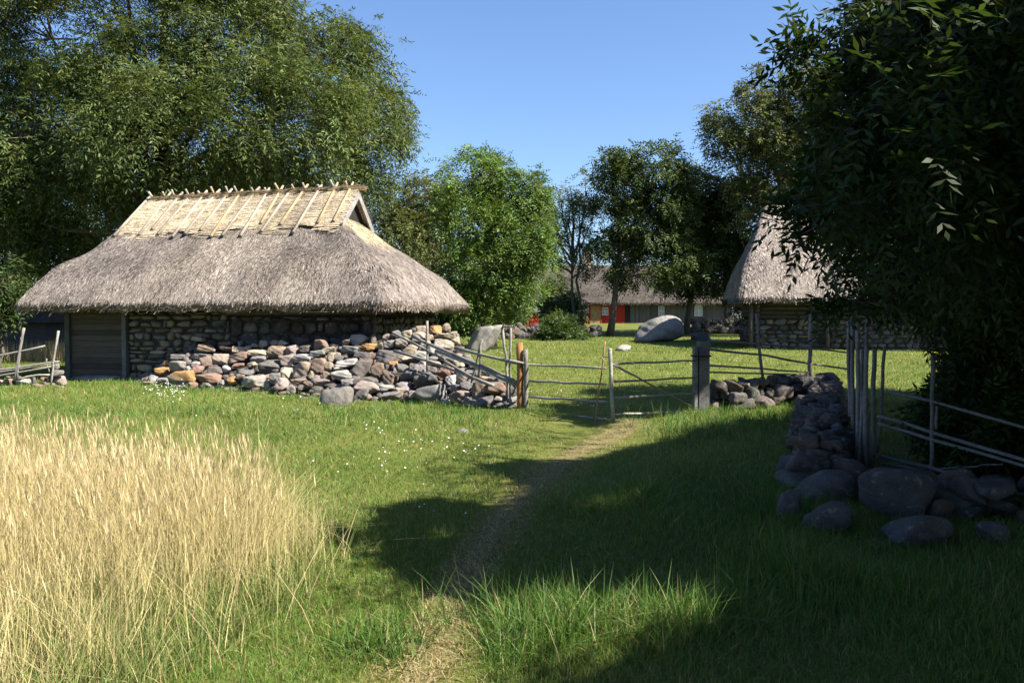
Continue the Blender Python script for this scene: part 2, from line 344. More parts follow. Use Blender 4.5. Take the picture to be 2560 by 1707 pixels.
ash = tree('ash_tree', 'dark overhanging ash tree with feathered leaves filling the right edge', 'tree', 0, 0,
     [(2.2, 4.8, 3.2, .9, .9, .9), (2.7, 5.2, 4.4, 1.2, 1.1, 1.0), (2.0, 4.6, 2.5, .7, .7, .7), (3.2, 5.6, 3.0, 1.1, 1.0, 1.2), (3.0, 6.4, 4.6, 1.4, 1.4, 1.3), (3.4, 7.2, 3.0, 1.3, 1.4, 1.3), (4.4, 6.4, 4.0, 1.6, 1.6, 1.8), (3.8, 8.6, 3.6, 1.6, 1.7, 1.8), (5.0, 8.2, 4.6, 1.9, 2.0, 2.0), (2.4, 5.0, 5.8, 1.5, 1.5, 1.2), (4.2, 6.0, 6.4, 2.0, 2.0, 1.4), (5.0, 8.4, 2.4, 1.5, 1.5, 1.1), (6.2, 9.6, 4.2, 2.0, 2.0, 2.2), (5.6, 7.6, 6.8, 2.0, 2.4, 1.5), (5.4, 10.6, 3.6, 1.6, 1.7, 1.6), (1.6, 4.2, 6.6, 1.4, 1.4, 1.0)],
     85000, 9, .25, .088, .025, (.026, .046, .011), .17, droop=.3, clump=.42, gap=-.6, base=(6.4, 8.4), clumps_per=34, limbr=.14, bark=(.045, .04, .034), **NEARG)
for pts in ([(2080, 70), (1980, 62), (1900, 80), (1862, 66)], [(2080, 10), (1990, 2), (1925, 14)], [(2060, 140), (1930, 112), (1850, 122), (1808, 142)], [(2040, 215), (1930, 170), (1850, 165)], [(1960, 300), (1870, 285)], [(1960, 470), (1860, 478), (1790, 505)], [(1970, 545), (1890, 528), (1850, 540)], [(2020, 700), (1950, 690), (1915, 712)]):
    Yb = rnd(4.7, 5.2); W3 = np.array([at(a_ * K, c_ * K, Yb + .1 * k_) for k_, (a_, c_) in enumerate(pts)]); tb = MB(); cb = MB(); tb.tube(W3, np.linspace(.012, .003, len(W3)), 5, BARK, False)
    n_ = 7 * len(pts); s_ = np.sort(rnd(.15, 1, n_)) * (len(W3) - 1); P_ = np.stack([np.interp(s_, range(len(W3)), W3[:, k_]) for k_ in range(3)], 1); dr_ = unit(np.array([-.7, -.1, .15]) + rng.normal(size=(n_, 3)) * .45)
    sprays(cb, P_, dr_, rnd(.16, .26, n_), 9, .088, .024, np.array([.03, .052, .013]), .25); br = tb.build('branch', M['bark'], ash); cb.build('leaves', M['leaf'], br, False)
tree('ash_tree', 'dark bushy tree standing behind the paddock fence at the far right', 'tree', 0, 0,
     [(9.5, 14.5, 6.5, 2.6, 2.6, 2.4), (8.3, 13.2, 4.8, 1.8, 2.2, 1.8), (11.4, 14.0, 5.0, 2.4, 2.4, 2.6), (10.0, 12.0, 4.2, 2.2, 2.2, 2.2), (8.8, 16.2, 4.4, 1.9, 2.0, 1.8), (10.0, 17.0, 3.2, 1.8, 1.8, 1.6), (10.5, 13.0, 8.3, 2.2, 2.2, 1.6), (7.6, 14.2, 4.0, 1.3, 1.3, 1.2), (8.7, 15.2, 3.8, 1.4, 1.3, 1.2), (7.0, 13.4, 3.3, 1.1, 1.1, .9), (9.6, 16.2, 3.7, 1.4, 1.3, 1.2), (6.6, 14.4, 2.9, 1., .9, .7)],
     30000, 7, .40, .20, .065, (.028, .050, .012), .25, droop=.3, gap=-.5, base=(10.4, 14.6), clumps_per=20, bark=(.045, .04, .034), **NEARG)
tree('ash_tree', 'broad shade tree right of the camera, unseen crown widened to block sky light', 'tree', 0, 0,
     [(6.6, 5.0, 4.4, 2.0, 2.0, 1.8), (8.6, 4.6, 6.0, 2.6, 2.2, 2.2), (8.2, 2.8, 4.6, 2.2, 1.8, 1.9), (10.2, 5.6, 4.6, 2.2, 2.2, 2.2), (7.2, 3.6, 7.0, 2.0, 2.0, 1.6), (6.0, 3.4, 3.2, 1.6, 1.4, 1.3), (10.5, 8.6, 5.6, 2.2, 2.4, 2.4), (9.6, 10.4, 7.6, 2.4, 2.4, 2.0), (5.4, 4.6, 5.6, 1.5, 1.5, 1.2), (4.6, 2.6, 4.6, 1.4, 1.2, 1.2), (4.2, 3.4, 6.4, 1.6, 1.4, 1.1), (6.4, 1.0, 5.4, 2.0, 1.6, 1.6), (4.0, .6, 6.6, 2.2, 1.8, 1.2), (1.5, -3.5, 7.0, 3, 2.4, 1.6), (6.5, -3.5, 6.0, 3, 2.6, 2.4), (11, -1, 5.0, 2.6, 3, 3), (12.5, 5, 5.0, 2.2, 3, 3.4), (13.5, 10, 5.5, 2.2, 3, 3.6), (-3., -4.5, 7.0, 3, 2.4, 1.8), (9.5, 2, 3.0, 1.4, 2.4, 2.)],  # last lobes, behind and right of the camera, added to block sky light
     38000, 7, .42, .22, .08, (.028, .050, .012), .25, droop=.3, gap=-.5, base=(8.9, 4.8), clumps_per=20, bark=(.045, .04, .034), **NEARG)
tree('willow_tree', 'huge leafy willow spreading over the thatched barn at the left', 'tree', 31., 345,
     [(120, 90, 200, 120), (340, 170, 180, 110, -1), (540, 90, 180, 130), (740, 150, 140, 130, 1), (835, 240, 105, 120, 1.5), (620, 270, 220, 120, -2), (400, 310, 220, 110, -2), (120, 280, 200, 150, -1), (860, 330, 85, 80, 2), (720, 380, 130, 60, 0), (480, 400, 150, 45, 1), (170, 440, 190, 100, 0), (60, 540, 120, 80, 1), (280, -120, 330, 130), (540, -90, 170, 110), (-180, 120, 200, 260), (790, 90, 40, 40, 2), (900, 260, 50, 60, 2), (-60, 420, 150, 200)],
     56000, 8, .52, .205, .046, (.092, .124, .037), .42, droop=.55, clump=.4, gap=-.24, clumps_per=40, limbr=.2)
tree('willow_tree', 'dark shaded willow behind the left end of the barn', 'tree', 38., 120,
     [(60, 420, 150, 120), (200, 500, 130, 90), (90, 560, 130, 90), (330, 440, 120, 70), (480, 430, 120, 50), (250, 590, 80, 60), (640, 420, 120, 60), (790, 430, 80, 50), (20, 320, 140, 100)],
     9000, 7, .5, .23, .055, (.055, .08, .022), .3, droop=.4, clump=.5, gap=-.45)
tree('shrub', 'leafy green bush beside the left end of the barn roof', 'shrub', 25.5, 8, [(10, 640, 45, 40), (-40, 680, 60, 60), (25, 690, 25, 30)], 1100, 7, .4, .17, .05, (.042, .068, .018), .06, droop=.4)
tree('broadleaf_tree', 'dull olive tree rising just behind the right end of the barn', 'tree', 44., 985,
     [(950, 460, 70, 60), (990, 445, 60, 45), (930, 540, 90, 80), (1000, 550, 70, 80), (1020, 640, 70, 80), (900, 470, 60, 60), (960, 620, 60, 70)], 5600, 7, .5, .24, .07, (.105, .125, .04), .28, clump=.5)
tree('broadleaf_tree', 'bright green rounded tree left of the gap of sky', 'tree', 38., 1125,
     [(1085, 410, 70, 60), (1130, 400, 50, 50), (1180, 450, 70, 70), (1080, 500, 90, 70), (1170, 540, 85, 80), (1120, 620, 100, 75), (1085, 680, 70, 55), (1205, 620, 50, 65), (1230, 520, 35, 80), (1150, 690, 70, 40), (1225, 430, 25, 40)], 14000, 7, .45, .17, .058, (.098, .158, .035), .25, clump=.5, droop=.3)
tree('broadleaf_tree', 'thin sparse tree with airy leaf tufts beside the chimney', 'tree', 52., 1330,
     [(1345, 440, 22, 40), (1320, 490, 30, 30), (1360, 510, 25, 40), (1290, 460, 26, 34), (1280, 520, 28, 30), (1330, 560, 36, 36), (1275, 570, 26, 30), (1240, 470, 24, 60), (1350, 600, 24, 30), (1250, 560, 24, 40), (1310, 430, 14, 20)], 2300, 7, .5, .22, .062, (.115, .14, .05), .13, clump=.42, limbr=.42, clumps_per=9, stems=2)
tree('broadleaf_tree', 'tall dark tree with a full crown above the red farmhouse wall', 'tree', 50., 1400,
     [(1400, 390, 35, 50), (1440, 420, 60, 70), (1510, 385, 70, 50), (1550, 410, 40, 50), (1540, 470, 60, 60), (1460, 500, 70, 50), (1510, 540, 70, 55), (1425, 560, 45, 45), (1480, 610, 80, 40), (1560, 590, 60, 50), (1390, 560, 36, 30)], 7600, 7, .5, .25, .08, (.062, .09, .024), .2, clump=.5)
tree('broadleaf_tree', 'dark tree right of the full crowned one, before the grey plank wall', 'tree', 53., 1575,
     [(1610, 450, 55, 60), (1650, 520, 70, 70), (1600, 560, 60, 60), (1680, 470, 50, 60), (1690, 600, 60, 50), (1620, 630, 70, 36), (1710, 540, 40, 80), (1560, 640, 40, 30), (1580, 510, 50, 70), (1585, 430, 28, 40)], 8500, 7, .5, .26, .085, (.04, .066, .018), .2, clump=.5)
tree('broadleaf_tree', 'slender dark tree trunk at the corner of the farmhouse yard', 'tree', 56., 1665, [(1660, 600, 50, 50), (1700, 650, 40, 40), (1640, 560, 40, 50), (1720, 590, 40, 60)], 1700, 7, .5, .26, .085, (.04, .066, .018), .16, clump=.5)
tree('broadleaf_tree', 'olive tree with bare twigs at its edge behind the right barn', 'tree', 49., 1790,
     [(1745, 220, 40, 50), (1700, 290, 60, 55), (1770, 290, 80, 80), (1700, 380, 60, 60), (1790, 400, 80, 90), (1850, 250, 90, 90), (1650, 310, 30, 40), (1860, 360, 100, 100), (1725, 170, 18, 20), (1640, 250, 20, 20), (1960, 260, 120, 120), (1940, 400, 100, 100), (1740, 470, 50, 60), (2100, 300, 140, 140), (2280, 380, 140, 160)], 20000, 7, .5, .25, .075, (.10, .118, .038), .28, clump=.5, limbr=.22, gap=-.4)
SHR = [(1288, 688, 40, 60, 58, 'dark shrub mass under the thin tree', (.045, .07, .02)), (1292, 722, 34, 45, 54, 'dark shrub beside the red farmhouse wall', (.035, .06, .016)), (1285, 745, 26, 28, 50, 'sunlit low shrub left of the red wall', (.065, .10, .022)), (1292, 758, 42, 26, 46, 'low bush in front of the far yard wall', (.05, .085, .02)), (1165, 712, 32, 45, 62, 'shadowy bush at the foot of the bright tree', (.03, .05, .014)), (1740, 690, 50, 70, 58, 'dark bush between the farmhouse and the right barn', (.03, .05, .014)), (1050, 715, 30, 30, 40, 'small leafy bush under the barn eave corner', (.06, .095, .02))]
for (x, y, rx, ry, Yd_, lab, c_) in SHR:
    tree('shrub', lab, 'shrub', Yd_, x, [(x, y, rx, ry), (x + rx * .5, y + ry * .4, rx * .6, ry * .5), (x - rx * .5, y + ry * .35, rx * .6, ry * .5)], 1100, 7, .45, .22, .08, c_, .06, droop=.3, clump=.5, gap=-.6)
SHP = [(2150, 810), (2200, 830), (2400, 780), (2600, 780), (2600, 1500), (2352, 1330), (2250, 1150), (2120, 1060), (2060, 960), (2070, 900), (2140, 870)]
def shrub_ok(P):
    p = proj(P) / K; jit = np.stack([vnoise(P, 3.4, 41), vnoise(P, 3.4, 42)], -1) * 45
    return inpoly(p + jit, SHP) & shade_ok(P)
tree('shrub', 'dark leafy undergrowth behind the paddock fence at the right edge', 'shrub', 0, 0, [(4.9, 9.6, .9, .9, .9, .7), (5.6, 9.2, .9, 1., .9, .9), (4.9, 10.6, .7, 1.2, .8, .6), (6.4, 9.4, 1., 1., 1., 1.), (5.2, 8.6, .5, .8, .6, .5), (6.2, 8.2, .6, .9, .8, .6)], 9000, 7, .28, .11, .034, (.03, .055, .012), .03, base=(5.5, 9.4), clump=.5, gap=-.8, world=True, accept=shrub_ok, clumps_per=20)

# ------------------------------------------------------------------ thatched barns
def thatched_roof(o, u, v, L, D, runl, runr, z0, rise, strands, root, col, seed=1, notch=None, rc=.9, thick=.24, sw=.016, sag=0., colfn=None, kk_=.16):
    """o: plan position of the front left eave corner; u along the front, v to the back"""
    o = np.array(o); u = np.array(u); v = np.array(v)
    def smin(a, k=kk_):
        a = np.stack(a); return -k * np.log(np.exp(-a / k).sum(0))
    def prof(d, run): s = np.clip(d / run, 0, 1.3); return rise * (s + .07 * np.exp(-((s - .22) / .2) ** 2) - .07 * np.exp(-(.22 / .2) ** 2) * np.exp(-s / .05))
    def hf(a, c):
        a = np.asarray(a, float); c = np.asarray(c, float)
        return smin([prof(c, D / 2), prof(D - c, D / 2), prof(a, runl), prof(L - a, runr)]) + .035 * np.sin(a * 1.7 + seed) * np.sin(c * 2.1) + .02 * np.sin(a * 4.3 + c * 3 + seed)
    N_ = 300; per = []
    def seg(p, q, n): return [tuple(np.array(p) * (1 - s) + np.array(q) * s) for s in np.linspace(0, 1, n, endpoint=False)]
    def arc(cx, cy, a0, n): return [(cx + rc * math.cos(a0 + s), cy + rc * math.sin(a0 + s)) for s in np.linspace(0, math.pi / 2, n, endpoint=False)]
    per += seg((rc, 0), (L - rc, 0), 110) + arc(L - rc, rc, -math.pi / 2, 20) + seg((L, rc), (L, D - rc), 60) + arc(L - rc, D - rc, 0, 20) + seg((L - rc, D), (rc, D), 110) + arc(rc, D - rc, math.pi / 2, 20) + seg((0, D - rc), (0, rc), 60) + arc(rc, rc, math.pi, 20)
    E = np.array(per); n = len(E)
    Rg = np.stack([np.clip(E[:, 0] / L * (L - runl - runr) + runl, runl * .9, L - runr * .9), np.full(n, D / 2)], 1)
    h0 = hf(E[:, 0], E[:, 1]); TT = np.concatenate([[0, .006, .015], np.linspace(.03, 1, 44)]); V = []; C = []
    W = lambda a, c, z: np.stack([o[0] + u[0] * a + v[0] * c, o[1] + u[1] * a + v[1] * c, z], -1)
    def surf(a, c):
        z = z0 + hf(a, c); z = z - sag * (1 - a / L) * np.clip((z - z0) / rise, 0, 1)
        if notch is not None: z = z - notch(a, c)
        return z
    edge = .05 * np.sin(np.arange(n) * .35) + rnd(-.03, .03, n)
    for k, t in enumerate(TT):
        P = E * (1 - t) + Rg * t; z = surf(P[:, 0], P[:, 1]) - h0 * (1 - t) ** 3
        if k == 0: z = z - .05
        V.append(W(P[:, 0], P[:, 1], z)); C.append((np.tile(col, (n, 1)) if colfn is None else colfn(P[:, 0], P[:, 1])) * rnd(.7, 1.3, (n, 1)))
    rings = len(TT); V = np.concatenate(V); C = np.concatenate(C)
    under = []
    cen = np.array([L / 2, D / 2])
    for ins, dz in ((.03, -thick), (.5, -thick + .12), (.95, -thick + .5)):
        P = E + (cen - E) / np.linalg.norm(cen - E, axis=1, keepdims=True) * ins; under.append(W(P[:, 0], P[:, 1], np.full(n, z0 + dz) + edge * (ins < .1)))
    V = np.concatenate([V] + under); C = np.concatenate([C, np.tile(col * .75, (3 * n, 1))])
    q = []
    i = np.arange(n); j = (i + 1) % n
    for k in range(rings - 1): q.append(np.stack([k * n + i, k * n + j, (k + 1) * n + j, (k + 1) * n + i], 1))
    a0 = 0
    for k in range(3):
        b0 = (rings + k) * n; q.append(np.stack([a0 + j, a0 + i, b0 + i, b0 + j], 1)); a0 = b0
    b = MB(); b.add(V, np.concatenate(q), None, C)
    # loose reed ends lying on the slope
    t = rnd(0, .97, strands) ** 1.15; kk = rng.integers(0, n, strands); fr = rng.random(strands)[:, None]
    Ee = E[kk] * (1 - fr) + E[(kk + 1) % n] * fr; Rr = Rg[kk] * (1 - fr) + Rg[(kk + 1) % n] * fr
    front = rng.random(strands) < .55; Ee[front, 0] = rnd(.3, L - .3, front.sum()); Ee[front, 1] = 0; Rr[front, 0] = Ee[front, 0] / L * (L - runl - runr) + runl; Rr[front, 1] = D / 2
    P = Ee * (1 - t[:, None]) + Rr * t[:, None]; h0e = np.interp(kk, np.arange(n), h0) * (~front)
    zz = surf(P[:, 0], P[:, 1]) - h0e * (1 - t) ** 3
    e = .04; gx = (surf(P[:, 0] + e, P[:, 1]) - zz) / e; gy = (surf(P[:, 0], P[:, 1] + e) - surf(P[:, 0], P[:, 1])) / e
    gx = (surf(P[:, 0] + e, P[:, 1]) - surf(P[:, 0], P[:, 1])) / e
    dn = np.stack([-gx, -gy], 1); dl = np.linalg.norm(dn, axis=1, keepdims=True); dn = dn / np.maximum(dl, .1)
    ang = rng.normal(0, .16, strands); dn = np.stack([dn[:, 0] * np.cos(ang) - dn[:, 1] * np.sin(ang), dn[:, 0] * np.sin(ang) + dn[:, 1] * np.cos(ang)], 1)
    ln = rnd(.06, .2, strands); hx = 1 / np.sqrt(1 + dl[:, 0] ** 2)
    A = W(P[:, 0], P[:, 1], zz + .006); Q = P + dn * (ln * hx)[:, None]; B = W(Q[:, 0], Q[:, 1], zz - dl[:, 0] * ln * hx + rnd(.004, .022, strands))
    sd = W(-dn[:, 1], dn[:, 0], np.zeros(strands)) - np.array([o[0], o[1], 0]); sd = unit(sd) * (sw * rnd(.5, 1.1, strands))[:, None]
    Cs = np.clip((np.tile(col, (strands, 1)) if colfn is None else colfn(P[:, 0], P[:, 1])) * np.clip(rng.normal(1.03, .46, (strands, 1)), .25, 2.3), 0, .8)
    b.add(np.stack([A - sd, A + sd, B + sd * .7, B - sd * .7], 1).reshape(-1, 3), np.arange(strands * 4).reshape(-1, 4), None, np.repeat(Cs, 4, 0))
    # ragged fringe of reed ends along the eave
    nf = int(L * 420); kk = rng.integers(0, n, nf); fr = rng.random(nf)[:, None]; P = E[kk] * (1 - fr) + E[(kk + 1) % n] * fr
    out = unit(P - (np.clip(P, [1.2, D / 2], [L - 1.2, D / 2]))); zt = z0 - rnd(-.03, thick - .02, nf); ln = rnd(.03, .12, nf) + .1 * (rng.random(nf) < .04)
    A = W(P[:, 0] - out[:, 0] * .06, P[:, 1] - out[:, 1] * .06, zt); Q = P + out * (ln * .55)[:, None]; B = W(Q[:, 0], Q[:, 1], zt - ln * rnd(.4, .8, nf))
    sd = unit(W(-out[:, 1], out[:, 0], np.zeros(nf)) - np.array([o[0], o[1], 0])) * (sw * rnd(.5, 1., nf))[:, None]
    Cs = np.tile(col, (nf, 1)) * np.clip(rng.normal(1, .3, (nf, 1)), .35, 1.8)
    b.add(np.stack([A - sd, A + sd, B + sd * .5, B - sd * .5], 1).reshape(-1, 3), np.arange(nf * 4).reshape(-1, 4), None, np.repeat(Cs, 4, 0))
    return b.build('roof', M['thatch'], root), W, surf
def masonry(b, W, a0, a1, c0, z0, z1, hmin, hmax, lmin, lmax, cols, depth=.16, axis='a', boxy=.9, sub=2, dim=.55):
    """stones laid in courses on a wall face; axis a runs along the front"""
    z = z0
    while z < z1 - .04:
        h = min(rnd(hmin, hmax) if rng.random() < .8 else rnd(hmin, hmax) * .6, z1 - z); a = a0 - rnd(0, lmin)
        while a < a1:
            l = rnd(lmin, lmax); s, e = max(a, a0), min(a + l, a1); a += l
            if e - s < .06: continue
            k = cols[rng.integers(len(cols))]; vv, f = rock((e - s - .015, depth * rnd(.9, 1.3), (h - .012) * (rnd(1.25, 1.7) if rng.random() < .22 else rnd(.8, 1.05))), sub, 4, 26, boxy, .03); vv = roty(vv, rnd(-.05, .05))
            mid = (s + e) / 2; zz = z + h / 2 + rnd(-.02, .02)
            if axis == 'a': P = W(mid + vv[:, 0], c0 + vv[:, 1], zz + vv[:, 2])
            else: P = W(c0 + vv[:, 1], mid + vv[:, 0], zz + vv[:, 2])
            b.add(P, None, f, shade_of(k) * dim * rnd(.75, 1.2))
        z += h
# --- left barn
u = unit(np.array([.98, -.2])); v = np.array([-u[1], u[0]])
P0 = np.array([-13.17, 22.3]) - u * .42; BL, BD = 10.97, 7.6; EZ = 2.12; RISE = 3.26
def ufront(px, c):          # position along the front of the plane at depth c behind the eave
    d = ray(px, 800); A = np.array([[u[0], -d[0]], [u[1], -d[1]]]); s = np.linalg.solve(A, -(P0 + v * c)); return s[0]
zb = float(H(-8, 23))
barn = empty('thatched_barn', (*(P0 + u * BL / 2 + v * BD / 2), zb))
tag(barn, 'low stone barn with grey thatched roof and pale straw ridge behind the stone heap', 'barn')
def notch(a, c):
    du, dv = a - (BL - .66), c - .93
    return .42 * np.exp(-(dv / .13) ** 2) * np.exp(-(du / .42) ** 2)
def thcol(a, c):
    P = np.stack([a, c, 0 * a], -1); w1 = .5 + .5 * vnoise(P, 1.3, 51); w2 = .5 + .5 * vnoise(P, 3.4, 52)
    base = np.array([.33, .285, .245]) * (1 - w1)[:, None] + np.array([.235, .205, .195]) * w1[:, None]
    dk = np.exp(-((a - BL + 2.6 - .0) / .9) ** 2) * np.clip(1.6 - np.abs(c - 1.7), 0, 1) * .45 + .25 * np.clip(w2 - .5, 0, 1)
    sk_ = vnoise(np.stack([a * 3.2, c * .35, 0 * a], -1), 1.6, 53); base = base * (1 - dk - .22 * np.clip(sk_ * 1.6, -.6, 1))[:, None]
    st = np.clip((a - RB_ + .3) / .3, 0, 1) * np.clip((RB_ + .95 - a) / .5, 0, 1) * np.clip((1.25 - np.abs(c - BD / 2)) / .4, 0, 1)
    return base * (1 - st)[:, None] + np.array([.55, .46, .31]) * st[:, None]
RB_ = BL - 2.52
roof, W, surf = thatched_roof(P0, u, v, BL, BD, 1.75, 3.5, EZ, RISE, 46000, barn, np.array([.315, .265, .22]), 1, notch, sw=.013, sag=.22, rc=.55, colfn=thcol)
# pale straw ridge cap
RA, RB = 1.67, BL - 2.52; ridge_z = EZ + RISE + .03; b = MB(); SLOPE = RISE / (BD / 2)
for sgn in (-1, 1):
    nu, ns = 60, 14; V = []; 
    for lay in (.13, 0.):
        for i in range(nu):
            for k in range(ns):
                s = k / (ns - 1); dr = s * (1.13 - .12 * i / nu + .05 * math.sin(i * 1.3) + .03 * math.sin(i * 3.1)); ua = RA - .22 * s * (1 - i / (nu - 1)) + (RB - RA) * i / (nu - 1) 
                d_ = dr / SLOPE; V.append(W(ua, BD / 2 + sgn * d_, ridge_z - .22 * (1 - ua / BL) - dr + lay * (1 - .35 * s) + .012 * math.sin(i * 2.2 + k)))
    V = np.array(V); q = []; o1 = nu * ns
    for i in range(nu - 1):
        for k in range(ns - 1):
            a_ = i * ns + k; f = (a_, a_ + ns, a_ + ns + 1, a_ + 1); q.append(f if sgn < 0 else f[::-1]); f = tuple(o1 + x for x in f); q.append(f[::-1] if sgn < 0 else f)
    for i in range(nu - 1): a_ = i * ns + ns - 1; q.append((a_, a_ + ns, o1 + a_ + ns, o1 + a_))
    for k in range(ns - 1): a_ = (nu - 1) * ns + k; q.append((a_ + 1, a_, o1 + a_, o1 + a_ + 1)); q.append((k, k + 1, o1 + k + 1, o1 + k))
    cs = np.array([.66, .545, .39]); b.add(V, q, None, cs * rnd(.85, 1.15, (len(V), 1)))
    n = 11000; ua = rnd(RA - .3, RB - .1, n); dr = np.where(rng.random(n) < .84, rnd(-.02, 1.08, n), 1.02 + np.abs(rng.normal(0, .14, n)) * (.6 + np.sin(ua * 3.3) * .4)); ua = np.maximum(ua, RA - .2 * dr); ln = rnd(.2, .6, n); tl = rng.normal(0, .05, n)
    z = ridge_z - .22 * (1 - ua / BL) - dr + .13 * (1 - .35 * dr) + rnd(.0, .03, n); c_ = BD / 2 + sgn * dr / SLOPE
    A = W(ua, c_, z); z2 = z + tl * ln; Bv = W(np.minimum(ua + ln, RB + rnd(-.1, .12, n)), c_ - sgn * tl * ln / SLOPE, z2 + rnd(0, .02, n)); wd = unit(np.array([sgn * v[0], sgn * v[1], -SLOPE])) * rnd(.006, .012, n)[:, None]
    Cs = cs * np.clip(rng.normal(1.05, .28, (n, 1)), .4, 1.7) * (1 - .35 * np.clip(vnoise(A, 2.2, 61) * 2, 0, 1))[:, None]
    b.add(np.stack([A - wd, A + wd, Bv + wd, Bv - wd], 1).reshape(-1, 3), np.arange(n * 4).reshape(-1, 4), None, np.repeat(Cs, 4, 0))
# straw bundles lying on the ridge
n = 3000; ua = rnd(RA, RB, n); A = W(ua, BD / 2 + rng.normal(0, .07, n), ridge_z - .22 * (1 - ua / BL) + .13 + rnd(-.03, .07, n)); B_ = A + np.stack([u[0] * rnd(.15, .4, n), u[1] * rnd(.15, .4, n), rng.normal(0, .03, n)], 1); wd = np.array([0, 0, .009])
b.add(np.stack([A - wd, A + wd, B_ + wd, B_ - wd], 1).reshape(-1, 3), np.arange(n * 4).reshape(-1, 4), None, np.repeat(np.array([.5, .37, .22]) * np.clip(rng.normal(1, .3, (n, 1)), .4, 1.6), 4, 0))
b.build('straw_ridge', M['thatch'], roof)
for i, ua in enumerate(np.linspace(RA + .05, RB - .28, 16)):
    for sgn in (-1, 1):
        b = MB(); ua_ = ua + rnd(-.09, .09); lo = 1.26 + rnd(-.2, .18); up = rnd(.10, .2); sk = rnd(-.16, .1)
        pts = [W(ua_ + sk * s, BD / 2 + sgn * dr / SLOPE * (1.0), ridge_z - .22 * (1 - ua_ / BL) - dr + .17 - .03 * max(0, dr)) for s, dr in ((0, -up), (.3, 0), (.6, .5), (1, lo))]
        b.tube(pts, np.array([.034, .038, .042, .048]), 6, (np.array([.44, .38, .31]) if rng.random() < .7 else np.array([.50, .38, .23])) * rnd(.85, 1.12))
        b.build('ridge_pole', M['wood'], roof)
b = MB(); ua_ = RB; gz = EZ + RISE * 2.5 / 3.5 - .05; ug = RB + .02; hgt = ridge_z + .02 - gz
for sgn in (-1, 1):
    A = W(ug, BD / 2, ridge_z + .02); B_ = W(ug, BD / 2 + sgn * (hgt / SLOPE), gz); th = np.array([u[0] * .05, u[1] * .05, 0]); wdn = np.array([0, 0, -.24])
    b.box(A, B_ - A, wdn, th, (.33, .31, .30))
b.build('gable_board', M['wood'], roof, False)
b = MB(); up2 = RB - .14; hp_ = ridge_z - .05  # dark sheet painted in place of the shaded gable opening
b.add([W(up2, BD / 2, hp_), W(up2, BD / 2 - 1.15, hp_ - 1.15 * SLOPE), W(up2, BD / 2 + 1.15, hp_ - 1.15 * SLOPE), W(up2 - .04, BD / 2, hp_), W(up2 - .04, BD / 2 - 1.15, hp_ - 1.15 * SLOPE), W(up2 - .04, BD / 2 + 1.15, hp_ - 1.15 * SLOPE)], [(0, 1, 4, 3), (1, 2, 5, 4), (2, 0, 3, 5)], [(0, 2, 1), (3, 4, 5)], (.035, .03, .026)); b.build('gable_shade', M['wood'], roof, False)
# walls
WF, WL, WR, WB = .8, 1.17, BL - .95, BD - .8
b = MB(); mort = (.09, .08, .07); wt = .35; z1 = EZ + .1
up_ = ufront(312, WF)
def wbox(b, a0, a1, c0, c1, za, zb_, c): b.box(W(a0, c0, za), W(a1, c0, za) - W(a0, c0, za), W(a0, c1, za) - W(a0, c0, za), (0, 0, zb_ - za), c)
wbox(b, up_ + .06, WR, WF + .08, WF + .08 + wt, zb - .3, z1, mort); wbox(b, WR - wt, WR - .08, WF + .08 + wt, WB - wt, zb - .3, z1, mort); wbox(b, WL, WR - .08, WB - wt, WB, zb - .3, z1, mort)
masonry(b, W, up_ + .1, up_ + 3.1, WF + .06, zb - .1, 1.95, .08, .24, .12, .6, 'ttbglptct', dim=.74); masonry(b, W, up_ + 3.1, WR, WF + .06, zb - .1, 1.75, .2, .42, .18, .62, 'dgbdgpdd', boxy=.3)
masonry(b, W, WF + .1, WB, WR - .04, zb - .1, 1.75, .16, .32, .2, .5, 'dgbtgpd', axis='c', boxy=.5)
b.build('stone_wall', M['stone'], barn)
b = MB(); z = zb + .02
while z < z1:
    h = rnd(.13, .17); wbox(b, WL + .02, up_ - .06, WF + .05 + rnd(0, .012), WF + .1, z, min(z + h - .008, z1), np.array([.085, .072, .06]) * rnd(.65, 1.3)); z += h
wbox(b, WL + .02, up_ - .06, WF + .12, WF + .2, zb - .1, z1, (.03, .03, .03)); b.build('plank_wall', M['boards'], barn, False)
b = MB(); z = zb + .02
while z < z1:
    h = rnd(.15, .2); wbox(b, WL - .05, WL, WF + .1, WB - wt - .01, z, min(z + h - .008, z1), np.array([.11, .11, .115]) * rnd(.75, 1.2)); z += h
b.build('end_wall', M['boards'], barn, False)
b = MB(); wbox(b, up_ - .06, up_ + .06, WF - .06, WF + .12, zb - .1, z1, (.17, .17, .175)); b.build('door_post', M['wood'], barn, False)
b = MB(); wbox(b, WL - .08, WL + .07, WF - .03, WF + .14, zb - .1, z1, (.1, .1, .1)); b.build('corner_post', M['wood'], barn, False)
b = MB()
for k, zz in enumerate((1.86, 2.04)): b.tube([W(up_ + 2.9 if k == 0 else up_ + .1, WF + .02, zz), W(WR + .5, WF + .02, zz + .02)], .085, 9, (.13, .115, .1))
b.tube([W(WR - .05, WF - .4, 2.0), W(WR - .05, WB + .4, 2.0)], .085, 9, (.13, .115, .1)); b.build('wall_plate', M['wood'], barn)
b = MB(); vv, f = rock((up_ - WL, .5, .22), 3, 4, 20, .9, .03); b.add(W((WL + up_) / 2 + vv[:, 0], WF - .12 + vv[:, 1], zb + .03 + vv[:, 2]), None, f, (.25, .235, .235)); b.build('threshold_stone', M['stone'], barn)
